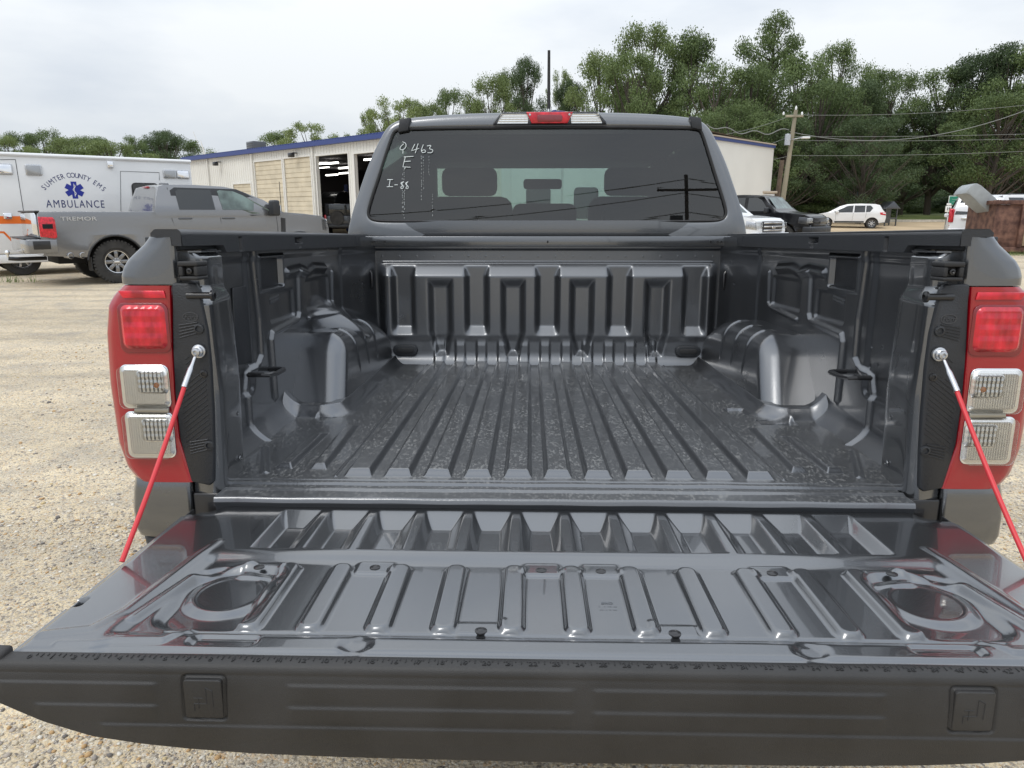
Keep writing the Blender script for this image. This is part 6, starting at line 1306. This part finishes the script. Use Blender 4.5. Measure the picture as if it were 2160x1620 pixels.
# rusty dumpster with grey bumper cover
rust = mat('rusty_brown_steel', (.060, .024, .018), .75, var=.5, vscale=4.5, col2=(.20, .105, .075), bump=1.0, bscale=25, rvar=.1)
DY = 24.3; dl_ = W(2100, 430, DY); dgz = gz(dl_.x, DY)
DU = empty('dumpster', (dl_.x, DY, dgz), R(-8), 'rusty brown open top dumpster at the right edge, behind the right tail lamp', 'dumpster')
Hd = 1.62
dn = box('front_panel', (.06, 0, .22), (5.2, .08, Hd), rust, DU, .01); box('side_panel', (0.06, .081, .22), (.14, 2.0, Hd), rust, DU); box('back_panel', (.141, 1.92, .22), (5.2, 2.0, Hd), rust, DU); box('floor_panel', (.14, .09, .25), (5.2, 1.91, .33), rust, DU)
box('top_rail', (-.05, -.10, Hd + .002), (5.3, .10, Hd + .14), rust, DU, .015); box('side_rail', (-.05, .101, Hd + .002), (.12, 2.05, Hd + .13), rust, DU, .015); box('mid_rail', (.92, -.07, Hd - .62), (5.2, -.001, Hd - .22), rust, DU, .015)
for xx in (.80, 2.6, 4.4):
    box('upright', (xx, -.13, .24), (xx + .14, -.001, Hd - .004), rust, DU, .01)
prism('gusset', [(.95, .28), (.95, .98), (1.48, .98), (1.12, .28)], -.12, -.071 - .0, mat('scraped_rust', (.10, .055, .035), .8, var=.6, vscale=6, col2=(.33, .25, .16)), DU, 'y'); box('bottom_rail', (.06, -.08, .08), (5.2, .0 - .001, .239), rust, DU, .02)
for xx in (.3, 4.6): lathe('roller', [(0, -.08), (.12, -.08), (.12, .08), (0, .08)], M['black_metal'], DU, Matrix.Translation((xx, .3, .13)) @ Matrix.Rotation(R(90), 4, 'X'), 16)
for i, (a, b) in enumerate(((.3, .10), (.55, .16))):
    box('rust_patch', (.3, 0, 0), (.301, .001, .001), rust, DU) if False else None
plas = mat('grey_moulded_plastic', (.30, .32, .33), .5, var=.08)
P0, P1_, P2_, P3_, P4_ = [W(a, b, DY + .5) for a, b in ((2036, 408), (2058, 387), (2082, 400), (2110, 427), (2068, 429))]
BCv = empty('bumper_cover', (P4_.x, P4_.y, P4_.z), 0, 'light grey curved plastic panel sticking out of the dumpster top', 'car panel')
prof = [(2036, 408), (2041, 400), (2048, 392), (2056, 387), (2062, 387), (2070, 391), (2083, 402), (2100, 417), (2113, 431), (2100, 450), (2085, 446), (2066, 430), (2055, 419), (2046, 411), (2040, 409)]
bm = bmesh.new(); A = []; B = []
for a, b in prof:
    q = W(a, b, DY + .5) - P4_; A.append(bm.verts.new(q)); B.append(bm.verts.new(q + Vector((.05, .75, -.04))))
bm.faces.new(A)
for i in range(len(A)): bm.faces.new((A[i], B[i], B[(i + 1) % len(A)], A[(i + 1) % len(A)]))
obm('cover_skin', bm, plas, BCv, bevel=.02)
# ------------------------------------------------------------------ poles, wires, signs, hut
M['pole'] = mat('weathered_pole_wood', (.30, .27, .20), .9, var=.2, vscale=2, stretch=(1, 1, .1)); M['pole2'] = mat('brown_pole_wood', (.13, .095, .07), .9, var=.2)
PY = 45.0; pt = W(1679, 232, PY); pbx = W(1653, 440, PY).x; pg = gz(pt.x, PY)
UP = empty('utility_pole', (pt.x, PY, pg), 0, 'tall pale wooden utility pole with crossarm behind the black pickup', 'utility pole')
lean_x = 0.35
tube('pole', [(-lean_x - .1, 0, -.1), (0, 0, pt.z - pg)], [.17, .11], M['pole'], UP, 12)
ca = W(1660, 243, PY), W(1684, 247, PY); box('crossarm', (ca[0].x - pt.x - .1, -.14, ca[0].z - pg - .12), (ca[1].x - pt.x + .25, -.02, ca[0].z - pg + .0), M['pole'], UP, .01)
for xx in (-.75, .35): lathe('insulator', [(.05, 0), (.07, .08), (.04, .16), (0, .2)], M['white_paint'], UP, Matrix.Translation((xx, -.08, ca[0].z - pg)), 10)
lathe('pole_top_insulator', [(.05, 0), (.07, .1), (.04, .2), (0, .25)], M['white_paint'], UP, Matrix.Translation((0, 0, pt.z - pg)), 10)
tq = W(1662, 296, PY); lathe('transformer', [(0, -.3), (.18, -.3), (.18, .3), (.08, .36), (0, .36)], M['steel'], UP, Matrix.Translation((tq.x - pt.x - .1, -.2, tq.z - pg)), 14)
l0 = W(1668, 295, PY); l1 = W(1692, 294, PY); tube('lamp_arm', [(l0.x - pt.x, -.1, l0.z - pg), (l1.x - pt.x - .15, -.6, l1.z - pg + .06)], .03, M['steel'], UP); box('lamp_head', (l1.x - pt.x - .3, -.85, l1.z - pg - .03), (l1.x - pt.x + .15, -.5, l1.z - pg + .09), M['white_paint'], UP, .03)
p2 = W(1650, 338, 47); P2o = empty('utility_pole', (p2.x, 47, gz(p2.x, 47)), 0, 'shorter brown pole just left of the utility pole', 'utility pole'); tube('post', [(-.2, 0, 0), (0, 0, p2.z - gz(p2.x, 47))], [.17, .13], M['pole2'], P2o, 10)
def wire(a, b, sag, lab, r=.012, Ya=PY, Yb=None, wav=0):
    A_ = W(a[0], a[1], Ya); B_ = W(b[0], b[1], Yb or Ya); pts = []
    for t_ in np.linspace(0, 1, 22): p = A_.lerp(B_, t_); p.z -= sag * 4 * t_ * (1 - t_) - wav * math.sin(t_ * 19); pts.append(p)
    o = tube('overhead_wire', pts, r, M['wire'], None, 5); tag(o, lab, 'wire', 'overhead wires on the utility pole')
M['wire'] = mat('wire_grey', (.20, .21, .20), .5); 
wire((1666, 242), (2300, 205), .35, 'topmost wire running right from the pole crossarm'); wire((1666, 278), (2300, 172), 1.6, 'thick sagging cable rising to the right edge', .022)
wire((1668, 288), (2300, 278), .1, 'upper straight wire right of the pole below the lamp'); wire((1668, 296), (2300, 288), .12, 'lower straight wire of the close pair right of the pole'); wire((1660, 328), (2300, 312), .15, 'low wire crossing to the right edge above the car roofs')
wire((1664, 274), (1490, 262), .3, 'wavy thick cable left of the pole towards the workshop', .028, wav=.12); wire((1660, 290), (1500, 330), .2, 'wire dropping left from the pole to the gable'); wire((1672, 243), (1480, 290), .2, 'upper wire going left from the crossarm'); wire((1660, 330), (1540, 345), .1, 'lowest wire left of the pole')
gq = W(2012, 432, 46); SG = empty('road_sign', (gq.x, 46, gz(gq.x, 46)), 0, 'green road sign with white border left of the white estate car', 'road sign')
M['sign_green'] = mat('sign_green', (.01, .20, .13), .5); M['sign_white'] = mat('sign_white', (.75, .76, .75), .5)
a = W(2002, 413, 46); b = W(2023, 433, 46); zz0 = gz(gq.x, 46)
board = box('sign_board', (a.x - gq.x, -.03, b.z - zz0), (b.x - gq.x, .0, a.z - zz0), M['sign_white'], SG, .01); box('sign_face', (a.x - gq.x + .03, -.04, b.z - zz0 + .03), (b.x - gq.x - .03, -.031, a.z - zz0 - .03), M['sign_green'], board)
text('sign_lettering', 'Columbus\nAmericus', .15, M['sign_white'], board, Matrix.Translation(((a.x + b.x) / 2 - gq.x + .03, -.045, (a.z + b.z) / 2 - zz0 - .0)) @ FX, .001) if False else text('sign_lettering', '–––––\n–––––', .15, M['sign_white'], board, Matrix.Translation(((a.x + b.x) / 2 - gq.x + .03, -.045, (a.z + b.z) / 2 - zz0)) @ FX, .001)
for xx in (a.x - gq.x + .08, b.x - gq.x - .08): tube('sign_post', [(xx, .04, 0), (xx, .04, a.z - zz0)], .035, M['steel'], SG, 6)
rq = W(2000, 441, 44); RS = empty('route_sign', (rq.x, 44, gz(rq.x, 44)), 0, 'small white route number sign under the green road sign', 'road sign')
rz_ = rq.z - gz(rq.x, 44); rb_ = box('sign_board', (-.18, -.03, rz_ - .18), (.18, 0, rz_ + .18), M['sign_white'], RS, .03); text('sign_number', '19', .24, M['dark'], rb_, Matrix.Translation((0, -.034, rz_)) @ FX, .001, bold=.006); box('direction_plate', (-.13, -.03, rz_ + .21), (.13, 0, rz_ + .34), M['sign_white'], RS, .01); tube('sign_post', [(0, .03, 0), (0, .03, rz_ + .4)], .03, M['steel'], RS, 6)
hq = W(1880, 455, 53); HU = empty('small_hut', (hq.x, 53, gz(hq.x, 53)), R(8), 'small dark grey open hut among the bushes beyond the white hatchback', 'hut'); HU.scale = (.62, .62, .72); hs = M['grey_paint']
for sx_ in (-.75, .65):
    for sy_ in (0, 1.2): box('hut_post', (sx_, sy_, 0), (sx_ + .12, sy_ + .12, 1.7), hs, HU)
prism('hut_roof', [(-1.0, 1.701), (0, 2.45), (1.0, 1.701)], -.2, 1.6, hs, HU, 'y', .02); box('hut_wall', (-.62, 1.2, .3), (.64, 1.25, 1.69), hs, HU); box('hut_counter', (-.62, 0.0, .7), (.64, .1, .85), hs, HU)
# utility pole and wires behind the viewer, mirrored in the cab window
M['dark_pole'] = mat('dark_pole_wood', (.06, .045, .035), .9)
BP = empty('utility_pole', (MIRROR_POLE.x, MIRROR_POLE.y, 0), 0, 'dark utility pole standing behind the viewer, seen only mirrored in the cab back window', 'utility pole')
tube('pole', [(0, 0, 0), (0, 0, MIRROR_POLE.z + .7)], [.11, .08], M['dark_pole'], BP, 10); box('crossarm', (-1.3, .13, MIRROR_POLE.z - .0), (1.3, .25, MIRROR_POLE.z + .07), M['dark_pole'], BP)
box('equipment_box', (-.75, -.2, MIRROR_POLE.z - 1.6), (-.2, .2, MIRROR_POLE.z - 1.1), M['black_metal'], BP, .04)
for i_, (dz_, dx_) in enumerate(((.25, -1.2), (.25, 1.2), (-.9, 0), (-1.5, 0))):
    pts = [(MIRROR_POLE.x + t_ * 30, MIRROR_POLE.y + dx_ * .6 - abs(t_) * 3, MIRROR_POLE.z + dz_ - .9 * 4 * abs(t_) * (1 - abs(t_))) for t_ in np.linspace(-1, 1, 25)]
    o = tube('overhead_wire', pts, .02, M['wire'], None, 5); tag(o, ('near upper', 'far upper', 'middle', 'lowest')[i_] + ' wire behind the viewer, mirrored in the cab back window', 'wire', 'overhead wires behind the viewer')
def grass_tuft(px, py, Y, lab):
    q = W(px, py, Y); rs = np.random.RandomState(int(px)); n = 70; x = rs.normal(0, .25, n); y = rs.normal(0, .12, n); h = rs.uniform(.05, .22, n); l = rs.normal(0, .05, (n, 2))
    V = np.stack([np.stack([x - .006, y, 0 * x], -1), np.stack([x + .006, y, 0 * x], -1), np.stack([x + l[:, 0], y + l[:, 1], h], -1)], 1).reshape(-1, 3) + np.array([q.x, Y, gz(q.x, Y)])
    o = from_np('weeds', V, np.arange(n * 3).reshape(-1, 3), M['leaf_light']); tag(o, lab, kind='stuff')
grass_tuft(2120, 545, 23.6, 'low weeds growing at the foot of the dumpster'); grass_tuft(2150, 545, 23.5, 'weeds under the dumpster rail at the picture edge'); grass_tuft(25, 565, 15.2, 'thin weeds under the ambulance at the left edge')
